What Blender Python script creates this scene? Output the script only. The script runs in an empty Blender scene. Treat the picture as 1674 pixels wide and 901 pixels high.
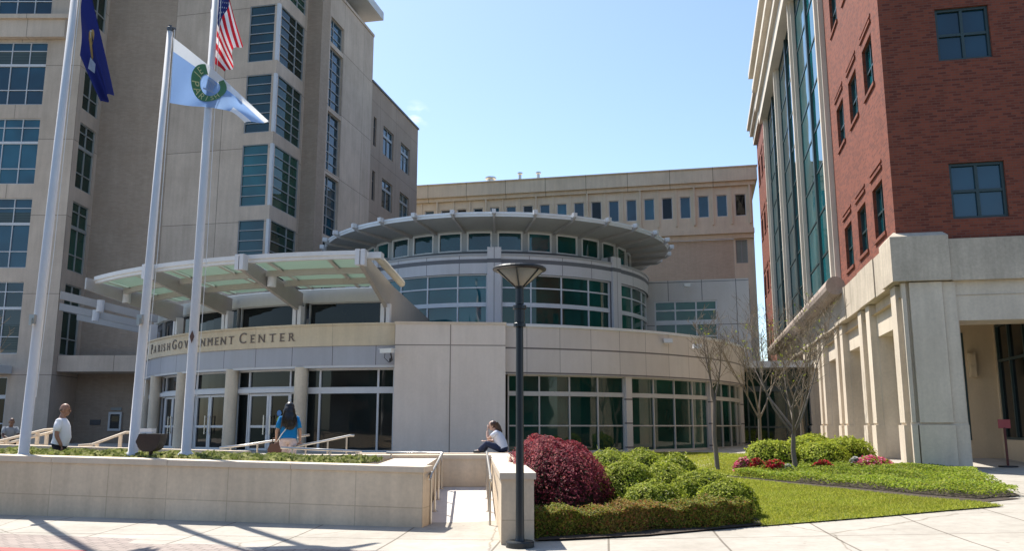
import bpy, math, random
from mathutils import Vector, Matrix
R = math.radians
random.seed(7)
S = bpy.context.scene
COL = S.collection

# ------------------------------------------------------------------ camera, sky, sun, exposure
F_PX, PITCH, EYE = 1400.0, R(10.0), 1.65
cd = bpy.data.cameras.new('camera'); cam = bpy.data.objects.new('camera', cd); COL.objects.link(cam)
cd.sensor_width = 36; cd.lens = F_PX / 1674 * 36; cd.clip_start = 0.1; cd.clip_end = 2000
cam.location = (0, 0, EYE); cam.rotation_euler = (R(90) + PITCH, 0, 0)
S.camera = cam
SUN_EL = R(56); SUN_H = Vector((-0.60, 0.80))
w = bpy.data.worlds.new('World'); S.world = w; w.use_nodes = True
nt = w.node_tree; bg = nt.nodes['Background']
sky = nt.nodes.new('ShaderNodeTexSky'); sky.sky_type = 'NISHITA'; sky.sun_disc = False
sky.sun_elevation = SUN_EL; sky.sun_rotation = math.atan2(SUN_H.x, SUN_H.y)
sky.air_density = 1.0; sky.dust_density = 0.7; sky.ozone_density = 2.4
tcw = nt.nodes.new('ShaderNodeTexCoord'); nz = nt.nodes.new('ShaderNodeTexNoise'); nz.inputs['Scale'].default_value = 26; nz.inputs['Detail'].default_value = 6
mpw = nt.nodes.new('ShaderNodeMapping'); mpw.inputs['Scale'].default_value = (1, 1, 3.0); nt.links.new(tcw.outputs['Generated'], mpw.inputs[0]); nt.links.new(mpw.outputs[0], nz.inputs['Vector'])
def near(px_, py_, size):
    a, b, c = px_ - 837.0, F_PX * math.cos(PITCH) - (450 - py_) * math.sin(PITCH), F_PX * math.sin(PITCH) + (450 - py_) * math.cos(PITCH)
    d = nt.nodes.new('ShaderNodeVectorMath'); d.operation = 'DISTANCE'; d.inputs[1].default_value = Vector((a, b, c)).normalized(); nt.links.new(tcw.outputs['Generated'], d.inputs[0])
    m = nt.nodes.new('ShaderNodeMapRange'); m.inputs[1].default_value = size; m.inputs[2].default_value = 0; nt.links.new(d.outputs['Value'], m.inputs[0]); return m
nr_ = near(678, 190, 0.02); mr = nt.nodes.new('ShaderNodeMath'); mr.operation = 'MULTIPLY'; nt.links.new(nr_.outputs[0], mr.inputs[0])
nm = nt.nodes.new('ShaderNodeMapRange'); nm.inputs[1].default_value = 0.48; nm.inputs[2].default_value = 0.8; nt.links.new(nz.outputs[0], nm.inputs[0]); nt.links.new(nm.outputs[0], mr.inputs[1])
mxw = nt.nodes.new('ShaderNodeMix'); mxw.data_type = 'RGBA'; nt.links.new(mr.outputs[0], mxw.inputs[0]); nt.links.new(sky.outputs[0], mxw.inputs[6]); mxw.inputs[7].default_value = (7.5, 7.6, 7.8, 1)
nt.links.new(mxw.outputs[2], bg.inputs[0]); bg.inputs[1].default_value = 0.105
sl = bpy.data.lights.new('sun', 'SUN'); so = bpy.data.objects.new('sun', sl); COL.objects.link(so)
sl.energy = 4.0; sl.angle = R(0.5); sl.color = (1.0, 0.955, 0.88)
sd = Vector((SUN_H.x * math.cos(SUN_EL), SUN_H.y * math.cos(SUN_EL), math.sin(SUN_EL)))
so.rotation_euler = sd.to_track_quat('Z', 'Y').to_euler(); so.location = (-40, 60, 80)
S.view_settings.view_transform = 'Standard'; S.view_settings.look = 'None'
S.view_settings.exposure = 1.1; S.view_settings.gamma = 1.0
S.view_settings.use_curve_mapping = False

# ------------------------------------------------------------------ measuring helpers
CP, SP = math.cos(PITCH), math.sin(PITCH)
def ray(x, y):
    return x - 837.0, F_PX * CP - (450 - y) * SP, F_PX * SP + (450 - y) * CP
def at(x, y, Y):
    a, b, c = ray(x, y); k = Y / b
    return Vector((a * k, Y, EYE + c * k))
def gz(x, y):
    return 0.03 * min(max(0.0, x), 14) + 0.028 * min(max(0.0, y - 12.5), 18)
def gp(x, y):                       # where a sight line meets the rising ground
    a, b, c = ray(x, y); z = 0.0
    for _ in range(40):
        k = (z - EYE) / c; X, Y = a * k, b * k
        z = 0.5 * z + 0.5 * gz(X, Y)
    return Vector((X, Y, gz(X, Y)))
GA = R(12.2)
U = Vector((math.cos(GA), -math.sin(GA))); V = Vector((math.sin(GA), math.cos(GA)))

# ------------------------------------------------------------------ object helpers
def tag(o, label=None, cat=None, group=None, kind=None):
    if label: o['label'] = label
    if cat: o['category'] = cat
    if group: o['group'] = group
    if kind: o['kind'] = kind
    return o
def thing(name, label, cat, loc, group=None, rz=0):
    o = bpy.data.objects.new(name, None); COL.objects.link(o); o.empty_display_size = 0.3
    o.location = loc; o.rotation_euler = (0, 0, rz)
    return tag(o, label, cat, group)
def dup(o, parent=None):
    c = o.copy(); COL.objects.link(c)
    if parent: c.parent = parent
    for ch in list(o.children): dup(ch, c)
    return c

class MB:
    """collects faces; build() links them as one mesh object"""
    def __init__(s): s.v = []; s.f = []; s.uv = []; s.m = []
    def quad(s, p, uv=None, m=0):
        n = len(s.v); s.v += [tuple(q) for q in p]; s.f.append(tuple(range(n, n + len(p))))
        s.uv += uv if uv else [(0, 0)] * len(p); s.m.append(m)
    def box(s, M, s0, s1, d0, d1, z0, z1, m=0):
        n = max(1, int(math.ceil(abs(s1 - s0) / M.step)))
        for i in range(n):
            a = s0 + (s1 - s0) * i / n; b = s0 + (s1 - s0) * (i + 1) / n
            s.quad([M(a, d1, z0), M(b, d1, z0), M(b, d1, z1), M(a, d1, z1)], [(a, z0), (b, z0), (b, z1), (a, z1)], m)
            s.quad([M(b, d0, z0), M(a, d0, z0), M(a, d0, z1), M(b, d0, z1)], [(b, z0), (a, z0), (a, z1), (b, z1)], m)
            s.quad([M(a, d1, z1), M(b, d1, z1), M(b, d0, z1), M(a, d0, z1)], [(a, d1), (b, d1), (b, d0), (a, d0)], m)
            s.quad([M(a, d0, z0), M(b, d0, z0), M(b, d1, z0), M(a, d1, z0)], [(a, d0), (b, d0), (b, d1), (a, d1)], m)
        s.quad([M(s0, d0, z0), M(s0, d1, z0), M(s0, d1, z1), M(s0, d0, z1)], [(d0, z0), (d1, z0), (d1, z1), (d0, z1)], m)
        s.quad([M(s1, d1, z0), M(s1, d0, z0), M(s1, d0, z1), M(s1, d1, z1)], [(d1, z0), (d0, z0), (d0, z1), (d1, z1)], m)
    def wall(s, M, s0, s1, z0, z1, holes=(), depth=0.2, m=0, d=0.0):
        """outer face with openings and their reveals"""
        ss = {s0, s1}; zs = {z0, z1}
        for h in holes: ss |= {h[0], h[1]}; zs |= {h[2], h[3]}
        ss = sorted(q for q in ss if s0 - 1e-6 <= q <= s1 + 1e-6); zs = sorted(q for q in zs if z0 - 1e-6 <= q <= z1 + 1e-6)
        for i in range(len(ss) - 1):
            for j in range(len(zs) - 1):
                cs, cz = (ss[i] + ss[i + 1]) / 2, (zs[j] + zs[j + 1]) / 2
                if any(h[0] < cs < h[1] and h[2] < cz < h[3] for h in holes): continue
                n = max(1, int(math.ceil((ss[i + 1] - ss[i]) / M.step)))
                for k in range(n):
                    a = ss[i] + (ss[i + 1] - ss[i]) * k / n; b = ss[i] + (ss[i + 1] - ss[i]) * (k + 1) / n
                    s.quad([M(a, d, zs[j]), M(b, d, zs[j]), M(b, d, zs[j + 1]), M(a, d, zs[j + 1])],
                           [(a, zs[j]), (b, zs[j]), (b, zs[j + 1]), (a, zs[j + 1])], m)
        for h in holes:
            a, b, c, e = h[:4]; n = max(1, int(math.ceil((b - a) / M.step)))
            for k in range(n):
                p = a + (b - a) * k / n; q = a + (b - a) * (k + 1) / n
                for zz in (c, e):
                    s.quad([M(p, d, zz), M(q, d, zz), M(q, d - depth, zz), M(p, d - depth, zz)], [(p, 0), (q, 0), (q, depth), (p, depth)], m)
            for q in (a, b):
                s.quad([M(q, d, c), M(q, d - depth, c), M(q, d - depth, e), M(q, d, e)], [(0, c), (depth, c), (depth, e), (0, e)], m)
    def tube(s, pts, rad, n=8, m=0, cap=True):
        pts = [Vector(p) for p in pts]
        if not hasattr(rad, '__len__'): rad = [rad] * len(pts)
        rings = []; prev = None
        for i, p in enumerate(pts):
            t = (pts[min(i + 1, len(pts) - 1)] - pts[max(i - 1, 0)]).normalized()
            if prev is None:
                a = t.cross(Vector((0, 0, 1)) if abs(t.z) < 0.9 else Vector((1, 0, 0))).normalized()
            else:
                a = (prev - t * prev.dot(t)).normalized()
            prev = a; b = t.cross(a)
            base = len(s.v)
            for k in range(n):
                an = 2 * math.pi * k / n
                s.v.append(tuple(p + (a * math.cos(an) + b * math.sin(an)) * rad[i]))
            rings.append(base)
        for i in range(len(rings) - 1):
            for k in range(n):
                k2 = (k + 1) % n
                s.f.append((rings[i] + k, rings[i] + k2, rings[i + 1] + k2, rings[i + 1] + k)); s.m.append(m)
                s.uv += [(k / n, i), ((k + 1) / n, i), ((k + 1) / n, i + 1), (k / n, i + 1)]
        if cap:
            for r_ in (rings[0], rings[-1]):
                s.f.append(tuple(range(r_, r_ + n))); s.m.append(m); s.uv += [(0, 0)] * n
    def lathe(s, c, prof, n=24, m=0):
        c = Vector(c); base = len(s.v)
        for r_, z in prof:
            for k in range(n):
                an = 2 * math.pi * k / n
                s.v.append((c.x + r_ * math.cos(an), c.y + r_ * math.sin(an), c.z + z))
        for i in range(len(prof) - 1):
            for k in range(n):
                k2 = (k + 1) % n
                s.f.append((base + i * n + k, base + i * n + k2, base + (i + 1) * n + k2, base + (i + 1) * n + k)); s.m.append(m)
                s.uv += [(k / n, prof[i][1]), ((k + 1) / n, prof[i][1]), ((k + 1) / n, prof[i + 1][1]), (k / n, prof[i + 1][1])]
    def sphere(s, c, rx, ry, rz, n=12, k=8, m=0, rot=None):
        c = Vector(c); base = len(s.v)
        for i in range(k + 1):
            th = math.pi * i / k
            for j in range(n):
                ph = 2 * math.pi * j / n
                q = Vector((rx * math.sin(th) * math.cos(ph), ry * math.sin(th) * math.sin(ph), rz * math.cos(th)))
                if rot: q = rot @ q
                s.v.append(tuple(c + q))
        for i in range(k):
            for j in range(n):
                j2 = (j + 1) % n
                s.f.append((base + i * n + j, base + (i + 1) * n + j, base + (i + 1) * n + j2, base + i * n + j2)); s.m.append(m)
                s.uv += [(0, 0)] * 4
    def build(s, name, mats, parent=None, org=None, smooth=False, loc=None):
        me = bpy.data.meshes.new(name)
        if org is None:
            org = Vector((0, 0, 0))
            r_ = parent
            if r_ is not None:
                while r_.parent: r_ = r_.parent
                org = Vector(r_.location)
            elif loc is not None: org = Vector(loc)
        ox, oy, oz = org
        me.from_pydata([(a - ox, b - oy, c - oz) for a, b, c in s.v], [], s.f)
        if not isinstance(mats, (list, tuple)): mats = [mats]
        for mt in mats: me.materials.append(mt)
        if len(mats) > 1: me.polygons.foreach_set('material_index', s.m)
        ul = me.uv_layers.new(name='UVMap'); ul.data.foreach_set('uv', [q for p in s.uv for q in p])
        if smooth: me.polygons.foreach_set('use_smooth', [True] * len(me.polygons))
        me.update()
        o = bpy.data.objects.new(name, me); COL.objects.link(o)
        if parent is not None: o.parent = parent
        elif loc is not None: o.location = loc
        return o

class Line:
    """straight wall frame: s along e, d outward along n"""
    step = 1e9
    def __init__(s, o, e, n): s.o = Vector(o); s.e = Vector(e); s.n = Vector(n)
    def __call__(s, a, d, z):
        p = s.o + s.e * a + s.n * d
        return (p.x, p.y, z)
class Arc:
    """round wall frame: s in degrees from -Y towards +X, d = radius offset"""
    def __init__(s, c, r, step=2.0): s.c = c; s.r = r; s.step = step
    def __call__(s, a, d, z):
        an = R(a); q = s.r + d
        return (s.c[0] + q * math.sin(an), s.c[1] - q * math.cos(an), z)

# ------------------------------------------------------------------ materials
def new_mat(name):
    m = bpy.data.materials.new(name); m.use_nodes = True
    n = m.node_tree.nodes; return m, n, m.node_tree.links, n['Principled BSDF']
def noise(n, l, scale, detail=5, vec=None, rough=0.6):
    t = n.new('ShaderNodeTexNoise'); t.inputs['Scale'].default_value = scale; t.inputs['Detail'].default_value = detail
    t.inputs['Roughness'].default_value = rough
    if vec: l.new(vec, t.inputs['Vector'])
    return t
def ramp(n, l, src, stops):
    r_ = n.new('ShaderNodeValToRGB'); e = r_.color_ramp.elements
    e[0].position, e[0].color = stops[0][0], (*stops[0][1], 1); e[1].position, e[1].color = stops[1][0], (*stops[1][1], 1)
    for p, c in stops[2:]:
        q = e.new(p); q.color = (*c, 1)
    l.new(src, r_.inputs[0]); return r_
def mixc(n, l, fac, a, b, blend='MIX'):
    x = n.new('ShaderNodeMix'); x.data_type = 'RGBA'; x.blend_type = blend
    for sock, val in ((x.inputs[0], fac), (x.inputs[6], a), (x.inputs[7], b)):
        if hasattr(val, 'is_linked'): l.new(val, sock)
        elif hasattr(val, '__len__'): sock.default_value = (*val, 1) if len(val) == 3 else val
        else: sock.default_value = val
    return x.outputs[2]
def sc(c, k): return tuple(min(1, q * k) for q in c)
def weathered(n, l, col, amount=0.16, obj=None):
    """broad blotches, vertical run-off streaks and fine grain over a colour"""
    tc = n.new('ShaderNodeTexCoord')
    mp = n.new('ShaderNodeMapping'); mp.inputs['Scale'].default_value = (1.9, 1.9, 0.17); l.new(tc.outputs['Object'], mp.inputs[0])
    a = noise(n, l, 0.55, 6, tc.outputs['Object']); b = noise(n, l, 2.2, 5, mp.outputs[0]); c = noise(n, l, 14, 4, tc.outputs['Object'])
    k = 1 - amount
    ra = ramp(n, l, a.outputs[0], [(0.3, (k, k * .985, k * .965)), (0.7, (1.0, 1.0, 1.0))])
    rb = ramp(n, l, b.outputs[0], [(0.35, (1 - amount * .5,) * 3), (0.62, (1.0,) * 3)])
    rc = ramp(n, l, c.outputs[0], [(0.3, (1 - amount * .5,) * 3), (0.75, (1.0,) * 3)])
    o = mixc(n, l, 1.0, col, ra.outputs[0], 'MULTIPLY')
    o = mixc(n, l, 1.0, o, rb.outputs[0], 'MULTIPLY')
    return mixc(n, l, 1.0, o, rc.outputs[0], 'MULTIPLY'), c
def plain(name, rgb, rough=0.7, metal=0.0, amount=0.1, bump=0.0, spec=0.5):
    m, n, l, p = new_mat(name)
    o, c = weathered(n, l, rgb, amount)
    l.new(o, p.inputs['Base Color']); p.inputs['Roughness'].default_value = rough; p.inputs['Metallic'].default_value = metal
    p.inputs['Specular IOR Level'].default_value = spec
    if bump:
        b = n.new('ShaderNodeBump'); b.inputs['Strength'].default_value = bump; b.inputs['Distance'].default_value = 0.02
        l.new(c.outputs[0], b.inputs['Height']); l.new(b.outputs[0], p.inputs['Normal'])
    return m
SPOTS = ('sidewalk_concrete', 'ramp_concrete', 'plaza_paving')
def tiled(name, c1, c2, mortar, bw, bh, ms=0.01, offset=0.5, rough=0.85, amount=0.15, bump=0.3, rot=0.0, bias=0.0, freq=2):
    m, n, l, p = new_mat(name)
    uv = n.new('ShaderNodeUVMap'); mp = n.new('ShaderNodeMapping'); l.new(uv.outputs[0], mp.inputs[0]); mp.inputs['Rotation'].default_value = (0, 0, rot)
    t = n.new('ShaderNodeTexBrick'); l.new(mp.outputs[0], t.inputs['Vector']); t.offset = offset; t.offset_frequency = freq
    t.inputs['Color1'].default_value = (*c1, 1); t.inputs['Color2'].default_value = (*c2, 1); t.inputs['Mortar'].default_value = (*mortar, 1)
    t.inputs['Scale'].default_value = 1; t.inputs['Mortar Size'].default_value = ms; t.inputs['Mortar Smooth'].default_value = 0.1
    t.inputs['Bias'].default_value = bias;  t.inputs['Brick Width'].default_value = bw; t.inputs['Row Height'].default_value = bh
    o, c = weathered(n, l, t.outputs['Color'], amount)
    if name in SPOTS:      # trodden-in spots and hairline cracks
        tc2 = n.new('ShaderNodeTexCoord'); vo = n.new('ShaderNodeTexVoronoi'); vo.inputs['Scale'].default_value = 2.2; l.new(tc2.outputs['Object'], vo.inputs['Vector'])
        rs = ramp(n, l, vo.outputs['Distance'], [(0.03, (.55, .52, .5)), (0.075, (1, 1, 1))]); o = mixc(n, l, 1.0, o, rs.outputs[0], 'MULTIPLY')
        nz2 = noise(n, l, 3.0, 6, tc2.outputs['Object']); v2 = n.new('ShaderNodeTexVoronoi'); v2.feature = 'DISTANCE_TO_EDGE'; v2.inputs['Scale'].default_value = 0.22
        mm = mixc(n, l, 0.12, tc2.outputs['Object'], nz2.outputs['Color']); l.new(mm, v2.inputs['Vector'])
        rk = ramp(n, l, v2.outputs['Distance'], [(0.0015, (.6, .57, .53)), (0.004, (1, 1, 1))]); o = mixc(n, l, 1.0, o, rk.outputs[0], 'MULTIPLY')
    l.new(o, p.inputs['Base Color']); p.inputs['Roughness'].default_value = rough; p.inputs['Specular IOR Level'].default_value = 0.3
    b = n.new('ShaderNodeBump'); b.inputs['Strength'].default_value = bump; b.inputs['Distance'].default_value = 0.01; b.invert = True
    l.new(t.outputs['Fac'], b.inputs['Height'])
    b2 = n.new('ShaderNodeBump'); b2.inputs['Strength'].default_value = 0.15; b2.inputs['Distance'].default_value = 0.01
    l.new(c.outputs[0], b2.inputs['Height']); l.new(b.outputs[0], b2.inputs['Normal']); l.new(b2.outputs[0], p.inputs['Normal'])
    return m
def glass(name, tint, ior=1.6, rough=0.02, wav=0.03):
    m, n, l, p = new_mat(name)
    tc = n.new('ShaderNodeTexCoord'); a = noise(n, l, 0.35, 2, tc.outputs['Object']); b = noise(n, l, 0.6, 2, tc.outputs['Object'])
    r_ = ramp(n, l, a.outputs[0], [(0.35, sc(tint, 0.6)), (0.65, sc(tint, 1.5))])
    oi = n.new('ShaderNodeObjectInfo'); rv = ramp(n, l, oi.outputs['Random'], [(0.0, (.45, .45, .45)), (0.6, (1.0, 1.0, 1.0)), (1.0, (2.1, 2.0, 1.8))])
    mx = mixc(n, l, 1.0, r_.outputs[0], rv.outputs[0], 'MULTIPLY')
    l.new(mx, p.inputs['Base Color']); p.inputs['Roughness'].default_value = rough; p.inputs['IOR'].default_value = ior
    bp = n.new('ShaderNodeBump'); bp.inputs['Strength'].default_value = wav; bp.inputs['Distance'].default_value = 0.2
    l.new(b.outputs[0], bp.inputs['Height']); l.new(bp.outputs[0], p.inputs['Normal'])
    return m
def leafy(name, stops, rough=0.5, trans=0.35):
    rough = 0.62; trans = min(0.5, trans + 0.1)
    m, n, l, p = new_mat(name)
    g = n.new('ShaderNodeNewGeometry'); r_ = ramp(n, l, g.outputs['Random Per Island'], stops)
    l.new(r_.outputs[0], p.inputs['Base Color']); p.inputs['Roughness'].default_value = rough; p.inputs['Specular IOR Level'].default_value = 0.2
    tr = n.new('ShaderNodeBsdfTranslucent'); l.new(r_.outputs[0], tr.inputs[0])
    mx = n.new('ShaderNodeMixShader'); mx.inputs[0].default_value = trans
    l.new(p.outputs[0], mx.inputs[1]); l.new(tr.outputs[0], mx.inputs[2]); l.new(mx.outputs[0], n['Material Output'].inputs[0])
    return m
def cloth(name, rgb, trans=0.35, amount=0.06):
    m, n, l, p = new_mat(name)
    o, c = weathered(n, l, rgb, amount); l.new(o, p.inputs['Base Color']); p.inputs['Roughness'].default_value = 0.85; p.inputs['Specular IOR Level'].default_value = 0.2
    tr = n.new('ShaderNodeBsdfTranslucent'); l.new(o, tr.inputs[0])
    mx = n.new('ShaderNodeMixShader'); mx.inputs[0].default_value = trans
    l.new(p.outputs[0], mx.inputs[1]); l.new(tr.outputs[0], mx.inputs[2]); l.new(mx.outputs[0], n['Material Output'].inputs[0])
    return m

PRE = (0.70, 0.57, 0.455)
M = {}
M['precast'] = tiled('precast_concrete', PRE, sc(PRE, .88), sc(PRE, .42), 3.4, 4.3, 0.018, 0.0, amount=0.22)
M['precast_band'] = tiled('precast_band', sc(PRE, .97), sc(PRE, .93), sc(PRE, .45), 3.0, 9.0, 0.018, 0.0, amount=0.2)
M['tan_brick'] = tiled('tan_brick', (0.46, 0.355, 0.27), (0.40, 0.305, 0.23), (0.40, 0.33, 0.26), 0.26, 0.09, 0.010, amount=0.14)
M['red_brick'] = tiled('red_brick', (0.275, 0.073, 0.039), (0.11, 0.029, 0.020), (0.19, 0.09, 0.065), 0.21, 0.07, 0.009, amount=0.15, bias=-0.25)
M['annex_stone'] = tiled('annex_stone', (0.80, 0.665, 0.48), (0.78, 0.645, 0.465), (0.36, 0.29, 0.2), 3.6, 30, 0.03, 0.0, amount=0.18)
M['annex_plain'] = plain('annex_plain', (0.80, 0.67, 0.49), 0.85, amount=0.15)
M['annex_brick'] = tiled('annex_brick', (0.66, 0.53, 0.385), (0.61, 0.485, 0.35), (0.58, 0.47, 0.36), 0.3, 0.1, 0.012, amount=0.12)
M['lime'] = plain('limestone', (0.79, 0.68, 0.535), 0.85, amount=0.24, bump=0.15)
M['lime_band'] = plain('weathered_limestone', (0.72, 0.615, 0.475), 0.9, amount=0.36, bump=0.25)
M['lime_frame'] = plain('limestone_frame', (0.70, 0.62, 0.51), 0.8, amount=0.14)
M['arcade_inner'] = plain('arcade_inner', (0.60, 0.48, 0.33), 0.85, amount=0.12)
M['entry_stone'] = tiled('entry_stone', (0.72, 0.615, 0.455), (0.70, 0.595, 0.44), (0.28, 0.23, 0.18), 12.5, 9.0, 0.02, 0.0, amount=0.16)
M['block_stone'] = tiled('block_stone', (0.78, 0.685, 0.59), (0.765, 0.67, 0.575), (0.30, 0.25, 0.21), 1.95, 4.45, 0.02, 0.0, amount=0.12)
M['grey_panel'] = tiled('grey_metal_panel', (0.42, 0.43, 0.47), (0.40, 0.41, 0.455), (0.12, 0.12, 0.13), 6.25, 9.0, 0.05, 0.0, rough=0.5, amount=0.1, bump=0.2)
M['taupe_panel'] = tiled('taupe_metal_panel', (0.66, 0.60, 0.545), (0.60, 0.54, 0.485), (0.16, 0.14, 0.13), 4.87, 0.88, 0.03, 0.0, rough=0.5, amount=0.1, bump=0.2)
M['drum_panel'] = tiled('drum_metal_panel', (0.58, 0.565, 0.57), (0.53, 0.515, 0.52), (0.14, 0.14, 0.15), 11.25, 3.0, 0.10, 0.0, rough=0.5, amount=0.1, bump=0.2)
M['wing_panel'] = tiled('wing_metal_panel', (0.56, 0.535, 0.52), (0.54, 0.515, 0.50), (0.16, 0.16, 0.17), 1.75, 2.3, 0.02, 0.0, rough=0.5, amount=0.1, bump=0.2)
M['alu'] = plain('painted_aluminium', (0.60, 0.61, 0.63), 0.4, 0.0, amount=0.08)
M['alu_dark'] = plain('grey_aluminium', (0.33, 0.345, 0.35), 0.4, amount=0.08)
M['alu_warm'] = plain('warm_aluminium', (0.50, 0.475, 0.44), 0.4, amount=0.08)
M['fin'] = plain('fin_metal', (0.36, 0.355, 0.35), 0.45, amount=0.1)
M['purlin'] = plain('purlin_metal', (0.42, 0.405, 0.37), 0.5, amount=0.1)
M['blade'] = plain('canopy_blade_metal', (0.33, 0.31, 0.285), 0.45, 0.0, amount=0.1)
M['soffit'] = plain('roof_soffit', (0.34, 0.35, 0.335), 0.6, amount=0.1)
M['fascia'] = plain('pale_fascia', (0.66, 0.67, 0.67), 0.5, amount=0.1)
M['dark_metal'] = plain('dark_sill_metal', (0.10, 0.10, 0.105), 0.5, amount=0.1)
M['green_frame'] = plain('green_mullion', (0.03, 0.055, 0.055), 0.4, amount=0.1)
M['glass_teal'] = glass('teal_glass', (0.004, 0.054, 0.066), 1.62)
M['glass_blue'] = glass('blue_glass', (0.004, 0.042, 0.070), 1.62)
M['glass_dark'] = glass('dark_glass', (0.007, 0.010, 0.011), 1.38)
M['glass_green'] = glass('green_glass', (0.008, 0.040, 0.030), 1.46)
M['canopy_glass'] = None
M['wallcap'] = tiled('planter_stone', (0.84, 0.685, 0.50), (0.77, 0.62, 0.445), (0.64, 0.51, 0.36), 1.15, 0.62, 0.008, 0.0, amount=0.24)
M['coping'] = plain('coping_stone', (0.72, 0.60, 0.46), 0.85, amount=0.14, bump=0.1)
M['concrete'] = tiled('sidewalk_concrete', (0.50, 0.455, 0.385), (0.46, 0.42, 0.355), (0.22, 0.19, 0.15), 1.55, 3.2, 0.016, 0.0, amount=0.24, rot=R(-6))
M['plaza'] = tiled('plaza_paving', (0.60, 0.54, 0.46), (0.57, 0.51, 0.43), (0.35, 0.3, 0.25), 0.9, 0.9, 0.012, 0.0, amount=0.18)
M['rampc'] = plain('ramp_concrete', (0.66, 0.62, 0.58), 0.9, amount=0.15, bump=0.1)
M['paver'] = tiled('clay_paver', (0.43, 0.355, 0.305), (0.36, 0.295, 0.255), (0.2, 0.165, 0.145), 0.24, 0.12, 0.012, 0.5, amount=0.2)
M['asphalt'] = plain('asphalt', (0.055, 0.055, 0.057), 0.9, amount=0.3, bump=0.3)
M['curb_red'] = plain('red_curb_paint', (0.50, 0.06, 0.05), 0.7, amount=0.3)
M['ground'] = plain('ground_soil', (0.055, 0.07, 0.03), 0.95, amount=0.3, bump=0.3)
M['soil'] = plain('bed_soil', (0.075, 0.052, 0.036), 0.95, amount=0.4, bump=0.5)
M['turf'] = plain('turf', (0.22, 0.26, 0.04), 0.9, amount=0.4, bump=0.4)
M['steel'] = plain('brushed_steel', (0.62, 0.60, 0.56), 0.32, 0.9, amount=0.1)
M['pole'] = plain('flagpole_paint', (0.74, 0.71, 0.68), 0.55, 0.0, amount=0.1)
M['lamp_black'] = plain('lamp_black_paint', (0.022, 0.026, 0.028), 0.4, amount=0.15)
M['bronze'] = plain('bronze_paint', (0.035, 0.020, 0.014), 0.5, amount=0.15)
M['white'] = plain('white_paint', (0.78, 0.78, 0.76), 0.5, amount=0.08)
M['letter'] = plain('letter_metal', (0.16, 0.12, 0.10), 0.5, amount=0.08)
M['bark'] = plain('bark', (0.25, 0.20, 0.155), 0.9, amount=0.35, bump=0.4)
M['twig'] = plain('twig_bark', (0.27, 0.205, 0.135), 0.9, amount=0.3)
M['red_sign'] = plain('red_sign_paint', (0.40, 0.07, 0.07), 0.5, amount=0.1)
M['black'] = plain('black_plastic', (0.015, 0.015, 0.016), 0.5, amount=0.1)
M['curtain'] = plain('curtain_cloth', (0.30, 0.34, 0.30), 0.9, amount=0.15)
M['blind'] = tiled('blind_slats', (0.085, 0.115, 0.11), (0.075, 0.10, 0.10), (0.03, 0.05, 0.05), 30, 0.09, 0.02, 0.0, rough=0.15, amount=0.1, bump=0.1)
def cglass():
    m, n, l, p = new_mat('frosted_canopy_glass')
    p.inputs['Base Color'].default_value = (0.42, 0.50, 0.455, 1); p.inputs['Roughness'].default_value = 0.25
    tr = n.new('ShaderNodeBsdfTranslucent'); tr.inputs[0].default_value = (0.40, 0.52, 0.455, 1)
    mx = n.new('ShaderNodeMixShader'); mx.inputs[0].default_value = 0.45
    l.new(p.outputs[0], mx.inputs[1]); l.new(tr.outputs[0], mx.inputs[2]); l.new(mx.outputs[0], n['Material Output'].inputs[0]); return m
M['canopy_glass'] = cglass()
M['lampglass'] = cloth('lamp_diffuser', (0.80, 0.72, 0.58), 0.55)

# ------------------------------------------------------------------ window builder
def window(parent, Mf, s0, s1, z0, z1, cols, rows, d, fm, gm, bar=0.06, thick=(), name='window', out=0.05, blind=None, fr=True):
    """frame bars as one mesh, its glazing as a sub-part; cols / rows are fractions; thick = fractions of rows with a deep rail"""
    k = 1.0 if Mf.step > 1e6 else math.degrees(1 / Mf.r)
    b = bar * k; mb = MB()
    if fr:
        mb.box(Mf, s0, s1, d - 0.06, d + out, z0, z0 + bar); mb.box(Mf, s0, s1, d - 0.06, d + out, z1 - bar, z1)
        mb.box(Mf, s0, s0 + b, d - 0.06, d + out - 0.004, z0 + bar, z1 - bar); mb.box(Mf, s1 - b, s1, d - 0.06, d + out - 0.004, z0 + bar, z1 - bar)
    for c in cols:
        a = s0 + (s1 - s0) * c; mb.box(Mf, a - b / 2, a + b / 2, d - 0.06, d + out - 0.008, z0 + 0.01, z1 - 0.01)
    for r_ in rows:
        a = z0 + (z1 - z0) * r_; h = bar / 2 if r_ not in thick else bar * 1.6
        mb.box(Mf, s0 + 0.01 * k, s1 - 0.01 * k, d - 0.06, d + out - (0.012 if r_ not in thick else -0.01), a - h, a + h)
    fo = mb.build(name, fm, parent)
    g = MB(); n = max(1, int(math.ceil((s1 - s0) / Mf.step)))
    g.box(Mf, s0 + 0.01 * k, s1 - 0.01 * k, d - 0.045, d - 0.02, z0 + 0.01, z1 - 0.01)
    g.build('pane', gm, fo)
    if blind:
        q = MB(); q.box(Mf, s0 + bar, s1 - bar, d - 0.02, d - 0.012, z0 + (z1 - z0) * blind[0], z0 + (z1 - z0) * blind[1]); q.build('blind', M['blind'], fo)
    return fo

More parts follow.
